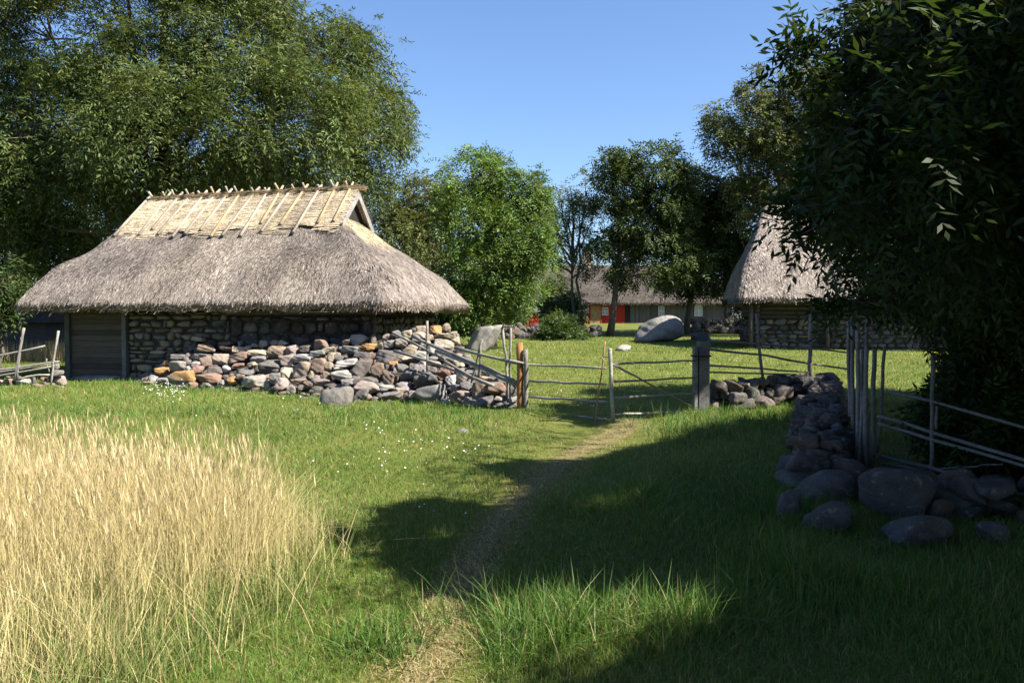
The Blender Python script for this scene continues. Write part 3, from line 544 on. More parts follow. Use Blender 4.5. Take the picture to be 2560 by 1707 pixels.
# --- right barn
WLs = W
u2 = unit(np.array([.985, -.17])); v2 = np.array([-u2[1], u2[0]]); Q0 = at(1840, 742, 37.5); L2, D2, E2, RS2 = 15., 8.2, Q0[2], 4.75
barn2 = empty('thatched_barn', (*(Q0[:2] + u2 * L2 / 2 + v2 * D2 / 2), float(H(16, 40))))
tag(barn2, 'tall thatched barn half hidden behind the dark leaves at the right', 'barn')
roof2, W2, surf2 = thatched_roof(Q0[:2], u2, v2, L2, D2, 1.75, 2.4, E2, RS2, 30000, barn2, np.array([.33, .285, .255]), 5, None, .5, .26, .026)
zb2 = .2; b = MB()
W = W2
wbox(b, .9, L2 - .9, .98, 1.3, zb2 - .3, zb2 + 1.45, mort); masonry(b, W2, .9, 10.5, .96, zb2 - .1, zb2 + 1.45, .2, .36, .25, .6, 'ggtbdlt', boxy=.5); wbox(b, .98, 1.3, 1.3, D2 - .9, zb2 - .3, zb2 + 1.45, mort)
masonry(b, W2, 1.2, D2 - .9, .94, zb2 - .1, zb2 + 1.45, .2, .36, .25, .6, 'ggtbdlt', axis='c', boxy=.5); b.build('stone_wall', M['stone'], barn2)
b = MB()
for k in range(5): zz = zb2 + 1.56 + k * .2; b.tube([W2(.7, 1.05, zz), W2(L2 - .8, 1.05, zz)], .11, 8, np.array([.12, .105, .09]) * rnd(.8, 1.2)); b.tube([W2(1.05, .8, zz + .1), W2(1.05, D2 - .8, zz + .1)], .11, 8, np.array([.12, .105, .09]) * rnd(.8, 1.2))
b.build('log_wall', M['wood'], barn2)
for a_ in (.75, 4.1):
    b = MB(); b.tube([W2(a_, .7, zb2 - .1), W2(a_, .7, E2 - .05)], .09, 8, (.14, .125, .11)); b.build('post', M['wood'], barn2)
# --- farmhouse far behind
YH = 80.; zg = float(H(8, YH)); fh = empty('farmhouse', (8, YH + 3, zg)); tag(fh, 'long low thatched farmhouse with red and grey plank walls far behind the gate', 'farmhouse')
hx = lambda px: at(px, 800, YH)[0]; hz = lambda py: at(1280, py, YH)[2]
X0, X1 = hx(1140), hx(1850)
Wf = lambda a, c, z: np.stack([np.asarray(X0 + a, float) + 0 * np.asarray(z), np.asarray(YH - .7 + c, float) + 0 * np.asarray(z), np.asarray(z, float) + 0 * np.asarray(a)], -1)
rooff, _, _ = thatched_roof((X0, YH - .7), (1, 0), (0, 1), X1 - X0, 8.4, 2.2, 2.2, hz(757), hz(655) - hz(757), 9000, fh, np.array([.105, .092, .082]), 9, None, .5, .2, .05)  # thatch colour lowered to carry the dappled tree shade
def fbox(b, px0, px1, py0, py1, y0, y1, c): b.box((hx(px0), y0, hz(py1)), (hx(px1) - hx(px0), 0, 0), (0, y1 - y0, 0), (0, 0, hz(py0) - hz(py1)), c)
b = MB(); fbox(b, 1160, 1440, 750, 815, YH + .02, YH + .3, (.12, .11, .10)); fbox(b, 1566, 1830, 750, 815, YH + .02, YH + .3, (.16, .145, .14))
x = 1568
while x < 1828: fbox(b, x, x + 4.2, 752, 815, YH - .03, YH + .02, np.array([.125, .115, .11]) * rnd(.7, 1.25)); x += 4.6
fbox(b, 1160, 1170, 750, 815, YH + .3, YH + 7, (.12, .11, .1)); fbox(b, 1820, 1830, 750, 815, YH + .3, YH + 7, (.12, .11, .1)); fbox(b, 1160, 1830, 750, 815, YH + 6.6, YH + 7, (.12, .11, .1)); b.build('plank_wall', M['boards'], fh, False)
b = MB(); fbox(b, 1440, 1566, 750, 811, YH - .02, YH + .3, (.42, .045, .02)); x = 1441
while x < 1563: fbox(b, x, x + 3.6, 752, 811, YH - .07, YH - .02, np.array([.46, .032, .02]) * rnd(.85, 1.1)); x += 4.1
b.build('red_wall', M['paint'], fh, False)
b = MB(); fbox(b, 1476, 1502, 764, 808, YH - .14, YH - .07, (.40, .25, .13)); 
for x in (1474, 1501.5): fbox(b, x, x + 2.5, 762, 808, YH - .17, YH - .08, (.42, .06, .03))
b.build('door', M['wood'], fh, False)
for (x0, x1, y0, y1) in ((1457, 1472, 768, 782), (1503, 1520, 768, 788), (1735, 1755, 762, 790), (1645, 1660, 765, 790)):
    b = MB()
    for a in (x0, (x0 + x1) / 2 - .7, x1 - 1.4): fbox(b, a, a + 1.5, y0, y1, YH - .16, YH - .09, (.72, .70, .66))
    for a in (y0, (y0 + y1) / 2 - .7, y1 - 1.4): fbox(b, x0 + 1.5, x1 - 1.4, a, a + 1.5, YH - .155, YH - .095, (.72, .70, .66))
    wn = b.build('window', M['paint'], fh, False); b = MB(); fbox(b, x0 + .5, x1 - .5, y0 + .5, y1 - .5, YH - .12, YH - .1, (.2, .25, .3)); b.build('pane', M['glass'], wn, False)
b = MB(); fbox(b, 1562, 1575, 762, 806, YH - .1, YH - .06, (.015, .014, .013)); b.build('doorway', M['paint'], fh, False)  # near-black slab stands in for the shade inside the open door
b = MB(); b.box((hx(1463), YH + 3.0, hz(668)), (hx(1490) - hx(1463), 0, 0), (0, 1., 0), (0, 0, hz(613) - hz(668)), (.78, .68, .57)); b.box((hx(1461), YH + 2.92, hz(616)), (hx(1492) - hx(1461), 0, 0), (0, 1.16, 0), (0, 0, hz(611) - hz(616)), (.36, .31, .27)); b.build('chimney', M['stone'], rooff, False)
sh = empty('red_shed', (hx(1332), YH - 12, 0)); tag(sh, 'small red shed peeping out between tree trunks left of the farmhouse', 'shed')
Ys = 66.; s0, s1 = at(1316, 808, Ys), at(1347, 783, Ys); b = MB(); b.box((s0[0], Ys, s0[2] - .5), (s1[0] - s0[0], 0, 0), (0, 2, 0), (0, 0, s1[2] - s0[2] + .5), (.42, .04, .02))
b.build('wall', M['paint'], sh, False); b = MB(); b.box((s0[0] - .15, Ys - .2, s1[2]), (s1[0] - s0[0] + .3, 0, 0), (0, 2.4, .4), (0, 0, .09), (.1, .09, .08)); b.build('roof', M['boards'], sh, False)
b = MB(); b.box((s0[0] + .3, Ys - .05, s0[2] - .4), (.32, 0, 0), (0, .04, 0), (0, 0, s1[2] - s0[2]), (.3, .03, .015)); b.build('door', M['paint'], sh, False)
# dark shed behind the left fence
Yd = 33.; d0, d1 = at(-60, 880, Yd), at(112, 800, Yd); ds = empty('shed', (d0[0], Yd, float(H(d0[0], Yd)))); tag(ds, 'dark wooden shed in deep shade behind the left pole fence', 'shed')
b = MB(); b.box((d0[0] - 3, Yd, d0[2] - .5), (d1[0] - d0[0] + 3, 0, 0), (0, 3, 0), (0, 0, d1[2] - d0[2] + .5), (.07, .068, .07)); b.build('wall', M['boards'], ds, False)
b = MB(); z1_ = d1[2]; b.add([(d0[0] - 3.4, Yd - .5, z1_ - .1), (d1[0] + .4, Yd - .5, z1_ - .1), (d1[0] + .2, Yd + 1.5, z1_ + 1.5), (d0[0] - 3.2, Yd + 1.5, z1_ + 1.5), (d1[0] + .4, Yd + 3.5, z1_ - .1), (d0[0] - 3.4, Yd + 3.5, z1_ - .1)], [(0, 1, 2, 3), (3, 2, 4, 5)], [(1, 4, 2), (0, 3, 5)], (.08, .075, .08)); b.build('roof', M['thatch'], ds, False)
# ------------------------------------------------------------------ the stone heap
def ip(x, pts): return float(np.interp(x, [p[0] for p in pts], [p[1] for p in pts]))
HB = [(270, 956), (290, 958), (400, 968), (500, 976), (650, 986), (760, 1000), (840, 1012), (950, 1012), (1050, 1016), (1150, 1018), (1250, 1026), (1310, 1026)]
HT = [(270, 950), (300, 948), (340, 936), (380, 912), (420, 880), (470, 840), (560, 846), (620, 850), (760, 848), (830, 832), (900, 838), (960, 832), (1020, 818), (1080, 806), (1130, 810), (1150, 845), (1165, 880), (1200, 905), (1250, 930), (1310, 975)]
HZ = [(1090, 20.9), (1130, 20.6), (1150, 20.0), (1165, 19.2), (1200, 17.9), (1250, 16.7), (1310, 15.9)]
def heap(px, py):
    yb, yt = ip(px, HB), ip(px, HT); Zb = gnd(px, yb)[1]
    if px < 1090:
        s = ufront(px, WF); Zt = (P0 + u * s + v * WF)[1] - .12
    else: Zt = ip(px, HZ)
    t = np.clip((yb - py) / max(yb - yt, 4), -.3, 1.05); return at(px, py, Zb + (Zt - Zb) * t)
S5 = """760,355,160,70,c 840,470,260,120,b 1100,420,190,70,r 1300,415,60,80,p 1150,480,190,90,b 1290,485,160,70,c 1400,475,90,70,c 1490,440,90,60,t 1610,435,140,115,p 1760,415,110,90,t 1870,410,130,75,c 1780,530,230,150,b 1970,500,160,130,p 2150,480,170,90,d 2330,440,120,110,b 760,590,230,90,g 870,640,170,130,b 1030,615,190,130,p 1260,590,260,140,b 1530,540,240,90,c 1550,620,200,80,g 1930,630,210,130,p 2120,600,240,90,l 480,590,180,70,g 470,715,200,130,l 270,780,180,100,o 330,680,80,80,o 160,880,140,110,l 520,890,300,210,g 720,680,130,70,l 740,750,210,140,r 610,750,90,100,g 870,860,280,130,r 960,770,180,100,d 1130,750,110,90,w 1280,700,140,60,r 1440,690,150,60,t 1380,790,220,80,g 1690,710,280,170,d 1910,790,130,180,c 2110,750,250,230,t 1640,845,100,50,r 1760,880,130,140,g 1430,930,340,160,l 1190,895,110,90,o 1660,940,110,130,l 1850,940,180,140,p 2050,910,180,90,b 2290,910,150,150,p 1970,1010,130,110,p 60,890,110,60,t 90,940,150,50,t 280,900,150,70,l 2230,830,60,100,t 860,960,110,60,g 1050,930,90,70,l 1300,860,110,60,b 2200,960,120,80,b 560,1010,160,60,d 700,960,120,80,r"""
S6 = """115,370,180,110,r 375,350,110,60,b 530,315,200,110,l 690,300,60,100,b 200,425,140,60,c 395,425,210,80,g 620,400,190,80,o 765,390,60,80,c 60,475,180,80,l 205,520,110,110,t 60,620,190,170,b 570,490,170,90,d 850,500,320,140,d 360,600,310,100,w 620,580,150,100,r 560,650,200,190,d 790,600,140,60,o 930,580,120,60,o 860,630,110,70,d 740,680,150,190,b 890,750,220,150,b 1010,640,160,90,d 340,720,210,110,l 590,790,270,110,d 390,800,130,80,g 70,790,200,140,p 820,860,200,100,l 620,860,280,120,p 560,940,150,120,d 870,950,220,90,g 980,905,110,90,t 1040,850,180,110,g 1110,725,180,140,d 1285,780,240,170,d 1335,950,350,200,g 1440,870,90,110,b 1450,800,60,40,t 1500,690,170,130,r 1570,790,120,140,w 1660,960,240,130,b 1640,860,120,80,g 1760,840,160,100,g 1880,890,190,210,b 2070,880,270,160,b 1930,1030,240,100,d 2110,980,80,40,c 1960,770,130,80,c 1790,690,150,60,g 1650,590,110,120,c 1540,530,250,90,l 1370,530,130,80,g 1380,420,220,80,l 1500,360,230,90,c 1450,270,130,90,c 1390,200,130,90,o 1500,180,100,90,b 1560,280,130,90,t 1610,240,60,50,c 1240,200,120,80,t 1220,265,140,80,c 1080,270,130,110,c 1000,350,150,110,p 1120,420,170,110,t 1270,370,110,80,c 1180,330,120,90,g 950,260,110,90,g 880,360,130,80,l 1070,530,210,90,c 1220,490,140,90,l 1250,600,80,90,l 1220,640,110,80,g 1480,480,150,70,c 1150,620,120,100,d 2250,920,110,150,d 2180,760,150,110,l 2060,780,100,80,g 1140,930,110,90,p 850,285,110,80,p 2280,990,110,60,l 1400,590,140,70,t 1700,740,100,120,p 1320,290,90,70,c 1620,330,90,80,c 1350,660,110,90,d 1560,660,90,70,r 1500,1010,120,70,l 1760,1000,110,80,l 300,510,120,60,d 470,560,100,60,d 180,620,90,120,t 160,740,90,120,b"""
stones = []
for s, ox, oy, k in ((S5, 350, 780, 450 / 2352), (S6, 780, 780, 520 / 2352)):
    for it in s.split():
        a = it.split(','); stones.append((ox + float(a[0]) * k, oy + float(a[1]) * k, float(a[2]) * k, float(a[3]) * k, a[4]))
info = []
for (px, py, w_, h_, k) in stones:
    p = heap(px, py); Z = p[1]; ws, hs = 1.2 * w_ * Z / F, 1.2 * h_ * Z / F; ds = (ws * .5 + hs * .5) * rnd(.8, 1.1) + .03
    rd = rng.random(); asp = ws / hs
    shape = 'slab' if asp > 1.95 else 'upright stone' if asp < .8 else ('round stone' if rd < .25 else 'block')
    vv, f = rock((ws, ds, hs), 4, 10 if shape == 'round stone' else 5, 10 if shape == 'round stone' else 26, .4 if shape == 'round stone' else .6, .05)
    vv = rotz(roty(vv, rnd(-.16, .16)), rnd(-.25, .25)); p = p + np.array([0, ds * .22, 0])
    p[2] = max(p[2], float(H(p[0], p[1])) + hs * .28)
    c = shade_of(k); cc = np.tile(c, (len(vv), 1))
    if k == 'o' or (k == 'g' and w_ > 55 and px < 470): cc[vv[:, 2] + .3 * vv[:, 0] > .1 * hs] = np.array([.44, .27, .12])
    if k == 'b' and w_ > 40: cc[np.abs(vv[:, 0] + .4 * vv[:, 2]) > .36 * ws] = np.array([.42, .28, .22])
    b = MB(); b.add(vv + p, None, f, cc); o = b.build('stone', M['stone'], origin=p)
    info.append(dict(o=o, px=px, py=py, w=w_ * h_, k=k, shape=shape, t=(ip(px, HB) - py) / max(8, ip(px, HB) - ip(px, HT))))
qs = np.quantile([i['w'] for i in info], [.3, .75])
def sdesc(i): return ('small ' if i['w'] < qs[0] else 'big ' if i['w'] > qs[1] else '') + SC[i['k']][1] + ' ' + i['shape']
def shortd(i): return SC[i['k']][1] + ' ' + i['shape']
def place(px): 
    for x, t in ((420, 'by the barn door post'), (560, 'in the left half of the heap'), (700, 'left of the heap middle'), (850, 'behind the speckled boulder'), (980, 'right of the speckled boulder'), (1080, 'under the leaning poles'), (1200, 'at the right end of the heap')):
        if px < x: return t
    return 'beside the gate post'
used = {}
from collections import Counter
base = Counter(sdesc(i) for i in info)
for i in info:
    row = 'foot' if i['t'] < .3 else 'top' if i['t'] > .72 else 'middle'
    lf = [j for j in info if j is not i and abs(j['py'] - i['py']) < 14 and j['px'] < i['px']]; rt = [j for j in info if j is not i and abs(j['py'] - i['py']) < 14 and j['px'] > i['px']]
    lf = max(lf, key=lambda j: j['px']) if lf else None; rt = min(rt, key=lambda j: j['px']) if rt else None
    dw = [j for j in info if j is not i and abs(j['px'] - i['px']) < 22 and 0 < j['py'] - i['py'] < 45]; dw = min(dw, key=lambda j: j['py']) if dw else None
    cands = []
    if base[sdesc(i)] == 1: cands.append(sdesc(i) + ' in the stone heap against the barn')
    cands.append(sdesc(i) + ' ' + place(i['px']))
    if dw: cands.append(sdesc(i) + ' on top of the ' + shortd(dw) + ', ' + place(i['px']))
    if rt: cands.append(sdesc(i) + ' left of the ' + shortd(rt) + ' at the ' + row + ' of the heap')
    if lf: cands.append(sdesc(i) + ' right of the ' + shortd(lf) + ' at the ' + row + ' of the heap')
    if lf and rt: cands.append(sdesc(i) + ' between ' + shortd(lf) + ' and ' + shortd(rt) + ', heap ' + row)
    if dw and lf: cands.append(sdesc(i) + ' over ' + shortd(dw) + ' and beside ' + shortd(lf) + ', heap ' + row)
    cands += [sdesc(i) + ' at the ' + row + ' of the heap, ' + place(i['px']), sdesc(i) + ' at the ' + row + ', further right, ' + place(i['px']), sdesc(i) + ' at the ' + row + ', furthest right, ' + place(i['px'])]
    i['cands'] = cands
cnt = Counter(c for i in info for c in set(i['cands']))
for i in info:
    i['cands'] = [c for c in i['cands'] if len(c.split()) <= 16]
    pick = next((c for c in i['cands'] if cnt[c] == 1 and c not in used), None) or next((c for c in i['cands'][1:] if c not in used), i['cands'][-1])
    used[pick] = 1; tag(i['o'], pick, 'stone', 'loose stones heaped against the barn')
# speckled boulder in front and gap-filling rubble
def boulder(px0, px1, py0, py1, label, col, Y=None, deep=.8, npl=13, p=7, boxy=.25, group=None, sink=.4, name='boulder', z_of=None, shear=0.):
    if Y is None: Y = gnd((px0 + px1) / 2, py1 - 4)[1]
    A = at(px0, py1, Y); B_ = at(px1, py0, Y); sz = np.array([B_[0] - A[0], (B_[0] - A[0]) * deep, (B_[2] - A[2]) * (1 + sink)])
    global rng
    keep_ = rng; rng = np.random.default_rng(int(px0) + 3)
    vv, f = rock(sz, 4, npl, p, boxy, .035); rng = keep_; vv[:, 0] += shear * vv[:, 2]; vv[:, 0] *= sz[0] / np.ptp(vv[:, 0]); c = np.array([(A[0] + B_[0]) / 2, Y + sz[1] * .35, B_[2] - sz[2] / 2])
    b = MB(); b.add(vv + c, None, f, np.array(col)); o = b.build(name, M['stone'], origin=c); tag(o, label, 'boulder', group); return o
boulder(799, 886, 964, 1020, 'rounded speckled pale boulder in the grass in front of the stone heap', (.25, .23, .215), p=5, npl=14, boxy=.1)
b = MB()
for k in range(1100):
    px = rnd(310, 1300); yb, yt = ip(px, HB), ip(px, HT); py = yb + (yt - yb) * rnd(-.02, .98); p = heap(px, py); p = p + np.array([0, .27, -.1]); sz = rnd(.1, .26)
    vv, f = rock((sz * rnd(.9, 1.5), sz, sz * rnd(.6, 1.)), 2, 7, 20, .6); vv = rotz(vv, rnd(0, 3)); b.add(vv + p, None, f, shade_of('gdbdpgdbd'[rng.integers(9)]) * .8)  # rubble tones darkened so the gaps between stones read as shade
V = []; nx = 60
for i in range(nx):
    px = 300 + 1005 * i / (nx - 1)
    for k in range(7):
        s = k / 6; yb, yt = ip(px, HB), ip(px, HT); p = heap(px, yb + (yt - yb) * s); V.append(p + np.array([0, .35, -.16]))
i = (np.arange(nx - 1)[:, None] * 7 + np.arange(6)[None]).ravel(); b.add(V, np.stack([i, i + 7, i + 8, i + 1], 1), None, (.07, .06, .05))  # dark backing sheet painted as the shade inside the heap
tag(b.build('rubble', M['stone']), 'small rubble filling the gaps between the heaped stones', 'rubble', kind='stuff')
# ------------------------------------------------------------------ boulders in the yard
boulder(1163, 1262, 812, 872, 'tall slanting grey boulder behind the pole fence by the barn', (.37, .345, .32), Y=36., p=22, npl=6, shear=.7, deep=.7)
boulder(1588, 1717, 788, 856, 'huge grey boulder lying in tree shade across the yard', (.31, .30, .29), Y=44., p=9, npl=12, boxy=.3, shear=.25, sink=.2)
boulder(1536, 1578, 862, 880, 'low pale stone sunk in the sunny grass behind the gate', (.44, .42, .38), Y=37., p=6)
boulder(1140, 1172, 1073, 1086, 'flat grey stone sunk in the lawn left of the path', (.24, .23, .23), p=6, name='stone')
boulder(1726, 1775, 826, 855, 'dark rounded boulder right of the huge grey one', (.15, .145, .14), Y=45., p=6)
boulder(2005, 2175, 1187, 1272, 'long dark boulder below the bundle of fence stakes', (.15, .14, .135), Y=7.5, npl=8, p=9, deep=.7)  # right-hand boulders from here on: colour lowered to imitate deeper shade
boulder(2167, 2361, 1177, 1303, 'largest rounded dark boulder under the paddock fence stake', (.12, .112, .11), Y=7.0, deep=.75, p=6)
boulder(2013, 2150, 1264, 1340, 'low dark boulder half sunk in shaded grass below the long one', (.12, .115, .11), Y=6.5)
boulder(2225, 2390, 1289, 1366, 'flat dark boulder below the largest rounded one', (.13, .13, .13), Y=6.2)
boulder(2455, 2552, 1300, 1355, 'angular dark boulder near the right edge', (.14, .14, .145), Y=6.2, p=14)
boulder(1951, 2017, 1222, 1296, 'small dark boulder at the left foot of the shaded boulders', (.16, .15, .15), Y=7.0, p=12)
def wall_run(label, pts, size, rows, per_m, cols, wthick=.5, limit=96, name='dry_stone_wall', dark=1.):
    pts = np.array(pts, float); c = pts.mean(0); root = empty(name, (c[0], c[1], float(H(c[0], c[1])))); tag(root, label, 'stone wall')
    seg = np.linalg.norm(np.diff(pts[:, :2], axis=0), axis=1); cum = np.concatenate([[0], np.cumsum(seg)]); T = cum[-1]; st = []
    for r in range(rows):
        n = max(2, int(T * per_m)); 
        for i in range(n):
            for sd in (-1, 1, 0) if wthick < .55 else (-1, 1):
                s = (i + .5 + rnd(-.25, .25) + .5 * (r % 2)) / n * T; x = np.interp(s, cum, pts[:, 0]); y = np.interp(s, cum, pts[:, 1]); h = np.interp(s, cum, pts[:, 2])
                if r >= rows * h / pts[:, 2].max() + rnd(-.3, .5): continue
                tx = np.interp(s + .1, cum, pts[:, 0]) - x; ty = np.interp(s + .1, cum, pts[:, 1]) - y; nn = unit(np.array([-ty, tx])) if s < T - .1 else np.array([0, 1.])
                w_ = wthick * (1 - .45 * r / rows) * .45 * sd + rnd(-.06, .06); sz = size * np.clip(rng.normal(1.05, .38), .45, 1.9) * (1 - .12 * r)
                vv, f = rock((sz * rnd(1., 1.5), sz * rnd(.8, 1.1), sz * rnd(.65, .95)), 3, 6, 26, .5, .05); vv = rotz(roty(vv, rnd(-.4, .4)), rnd(0, 6)); p = np.array([x + nn[0] * w_, y + nn[1] * w_, float(H(x, y)) + size * .3 + r * pts[:, 2].max() / rows * .9])
                st.append((vv + p, f, p, sz))
    st.sort(key=lambda k: np.linalg.norm(k[2][:2]) - 2 * k[3])
    if limit:
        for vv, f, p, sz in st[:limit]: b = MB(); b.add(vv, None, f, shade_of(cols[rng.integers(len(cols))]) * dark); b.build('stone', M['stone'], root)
        rest = st[limit:]
    else: rest = st
    if rest:
        b = MB()
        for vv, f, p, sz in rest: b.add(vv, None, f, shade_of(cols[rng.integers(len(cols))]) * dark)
        o = b.build('stones', M['stone'], root)
        o['kind'] = 'stuff'
    return root
wall_run('low dark dry stone wall right of the gate under a pole fence', [(3.85, 15.6, .5), (5.0, 16.3, .55), (6.6, 17.2, .6)], .28, 3, 4.2, 'dgbdgdp', dark=.55)  # right-hand walls from here: stone colour darkened to deepen their shade
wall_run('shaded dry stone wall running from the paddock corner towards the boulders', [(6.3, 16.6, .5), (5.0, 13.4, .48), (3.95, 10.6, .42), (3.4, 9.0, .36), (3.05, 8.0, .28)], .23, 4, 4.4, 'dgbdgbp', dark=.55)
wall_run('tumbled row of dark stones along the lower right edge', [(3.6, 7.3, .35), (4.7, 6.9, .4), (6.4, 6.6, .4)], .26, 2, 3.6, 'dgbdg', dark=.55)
wall_run('shaded field wall behind the slanting boulder at the back of the yard', [tuple(at(1262, 830, 47)[:2]) + (.7,), tuple(at(1350, 830, 48)[:2]) + (.7,), tuple(at(1440, 830, 49)[:2]) + (.6,), tuple(at(1500, 830, 50)[:2]) + (.4,)], .5, 2, 1.9, 'dgbgd', dark=.55)  # stone tones darkened in place of tree shade on this wall
wall_run('far stone wall between the huge boulder and the right barn', [tuple(at(1722, 830, 55)[:2]) + (1.,), tuple(at(1860, 830, 56)[:2]) + (1.,)], .5, 3, 2.1, 'glbtd', dark=.8)
wall_run('low grey field wall left of the slanting boulder under the trees', [tuple(at(1130, 830, 50)[:2]) + (.8,), tuple(at(1262, 830, 49)[:2]) + (.8,)], .5, 2, 1.8, 'gdbd')
lw = empty('dry_stone_wall', (*at(80, 960, 20.8)[:2], 0.)); tag(lw, 'low wall of sunlit field stones under the left pole fence', 'stone wall')
for it in "135,1160,200,110,b 350,1180,190,140,l 620,1110,130,50,r 680,1190,230,150,b 830,1130,170,120,p 100,1260,190,100,l 540,1220,160,90,b 830,1240,160,80,b 810,1020,140,90,g 800,930,60,80,g 140,1070,90,40,t 10,1170,90,90,p 440,1130,120,90,d 300,1280,150,80,g 480,1290,140,70,l 680,1290,150,60,g -80,1200,160,120,g -220,1210,190,130,p -150,1110,150,80,b 720,1070,120,90,d 240,1100,110,70,d".split():
    a = it.split(','); px, py, w_, h_ = [float(x) * .1786 for x in a[:4]]; p = at(px, 750 + py, 20.9 + rnd(-.1, .1) - .5 * (float(a[1]) > 1200)); Z = p[1]
    vv, f = rock((w_ * 1.12 * Z / F, w_ * Z / F * .9, h_ * 1.2 * Z / F), 3, 8, 10, .5); vv = roty(vv, rnd(-.15, .15)); b = MB(); b.add(vv + p, None, f, shade_of(a[4])); b.build('stone', M['stone'], lw)

GREY = (.33, .31, .285); GREYD = (.24, .225, .21); ORG = (.42, .20, .085)
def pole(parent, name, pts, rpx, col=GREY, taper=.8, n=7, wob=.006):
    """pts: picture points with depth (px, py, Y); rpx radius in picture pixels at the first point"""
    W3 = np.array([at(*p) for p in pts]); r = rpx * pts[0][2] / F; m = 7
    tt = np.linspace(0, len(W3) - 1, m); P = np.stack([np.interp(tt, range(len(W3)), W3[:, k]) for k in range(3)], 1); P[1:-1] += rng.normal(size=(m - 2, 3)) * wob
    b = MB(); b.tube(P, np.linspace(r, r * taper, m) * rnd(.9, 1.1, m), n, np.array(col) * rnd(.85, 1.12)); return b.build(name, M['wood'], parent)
def fence(label, loc, rails, stakes, name='pole_fence', cat='fence'):
    root = empty(name, (loc[0], loc[1], float(H(loc[0], loc[1])))); tag(root, label, cat)
    for r in rails: pole(root, 'rail', r[0], r[1], r[2] if len(r) > 2 else GREY)
    for s in stakes: pole(root, 'stake', s[0], s[1], s[2] if len(s) > 2 else GREY)
    return root
# slanting round-pole fence over the stone heap
def hp(x, y): px = 780 + x * .2211; return (px, 780 + y * .2211, float(np.interp(px, [960, 990, 1060, 1110, 1200, 1290, 1310], [19.3, 18.9, 17.9, 17.3, 16.2, 15.3, 15.2])))
fence('slanting pole fence leaning over the stone heap down to the orange gate post', gnd(1150, 1010),
      [([hp(910, 238), hp(1180, 370), hp(1290, 436), hp(1500, 530)], 3.2), ([hp(1135, 268), hp(1320, 366), hp(1620, 490), hp(2190, 722), hp(2325, 800)], 4.2, GREYD), ([hp(1620, 408), hp(1900, 478), hp(2190, 550), hp(2328, 582)], 4.2),
       ([hp(930, 440), hp(1290, 546), hp(1460, 605), hp(1800, 735), hp(2050, 830)], 3.8), ([hp(1460, 530), hp(1640, 640), hp(1840, 750), hp(2010, 830)], 3.6, GREYD), ([hp(1400, 440), hp(1800, 590), hp(2320, 830)], 4.0), ([hp(1900, 590), hp(2180, 720), hp(2300, 860), hp(2250, 940)], 3.2, GREYD), ([hp(2155, 165), hp(2262, 158)], 2.6)],
      [([hp(1302, 100), hp(1305, 380), hp(1298, 650)], 3.4), ([hp(1925, 315), hp(1870, 540), hp(1800, 800)], 3.0), ([hp(1905, 380), hp(1900, 560), hp(1885, 730)], 2.8, GREYD), ([hp(2150, 170), hp(2195, 520), hp(2215, 1025)], 3.6), ([hp(2248, 160), hp(2238, 600), hp(2238, 1035)], 3.2)])
# left pole fence
def lp(x, y): return (x * .1786, 750 + y * .1786, 20.6)
fence('grey pole fence at the left edge by the barn corner', at(80, 960, 20.6), [([lp(-500, 860), lp(0, 775), lp(230, 730), lp(630, 640)], 2.6), ([lp(-500, 1010), lp(0, 978), lp(300, 935), lp(640, 885), lp(830, 858)], 2.6), ([lp(-500, 1040), lp(0, 1010), lp(400, 945), lp(720, 890)], 2.6), ([lp(-500, 1120), lp(0, 1060), lp(300, 1005), lp(720, 930)], 2.8), ([lp(250, 1110), lp(450, 1060), lp(700, 1045)], 2.8, (.42, .38, .32))],
      [([lp(335, 390), lp(280, 700), lp(205, 1130)], 3.4), ([lp(300, 520), lp(270, 800), lp(240, 1120)], 2.8), ([lp(820, 430), lp(750, 850), lp(710, 1190)], 2.9, (.36, .34, .31)), ([lp(650, 820), lp(655, 870), lp(690, 1010)], 1.6)])
# gate posts and the two leaves
def gp(x, y, z=None):
    px = 1250 + x * .2338
    return (px, 820 + y * .2338, z if z else float(np.interp(px, [1300, 1318, 1520, 1528, 1745], [15.3, 15.3, 13.5, 13.35, 15.3])))
def post(label, pieces):
    p0 = at(*pieces[0][0][-1]); root = empty('gate_post', (p0[0], p0[1], float(H(p0[0], p0[1])))); tag(root, label, 'gate post'); return root
pl = post('thick round gate post with an orange stripped trunk and a grey twin', [([gp(212, 160), gp(212, 900)],)])
pole(pl, 'trunk', [gp(212, 158, 15.3), gp(212, 500, 15.3), gp(215, 900, 15.3)], 8.6, ORG, .95, 12, .006); pole(pl, 'side_post', [gp(275, 225, 15.25), gp(276, 600, 15.25), gp(282, 905, 15.25)], 6.0, (.24, .22, .21), 1., 10, .006)
pr = post('broad dark grey squared gate post on the right with a rope band', [([gp(2180, 160), gp(2180, 900)],)])
b = MB(); A = at(*gp(2122, 900, 15.25)); B_ = at(*gp(2240, 145, 15.25)); b.box((A[0], 15.2, A[2] - .15), (B_[0] - A[0], .02, 0), (-.02, .17, 0), (0, 0, B_[2] - A[2] + .15), (.17, .17, .175)); b.build('post', M['wood'], pr, False)
b = MB(); A2 = at(*gp(2078, 900, 15.2)); B2 = at(*gp(2116, 200, 15.2)); b.box((A2[0], 15.17, A2[2] - .15), (B2[0] - A2[0], .02, 0), (-.02, .14, 0), (0, 0, B2[2] - A2[2] + .15), (.2, .2, .2)); b.build('side_post', M['wood'], pr, False)
b = MB(); zb_ = at(*gp(2160, 308, 15.2))[2]; b.box((A2[0] - .02, 15.14, zb_), (B_[0] - A2[0] + .04, .02, 0), (-.02, .24, 0), (0, 0, .028), (.04, .038, .036)); b.build('rope_band', M['wood'], pr, False)
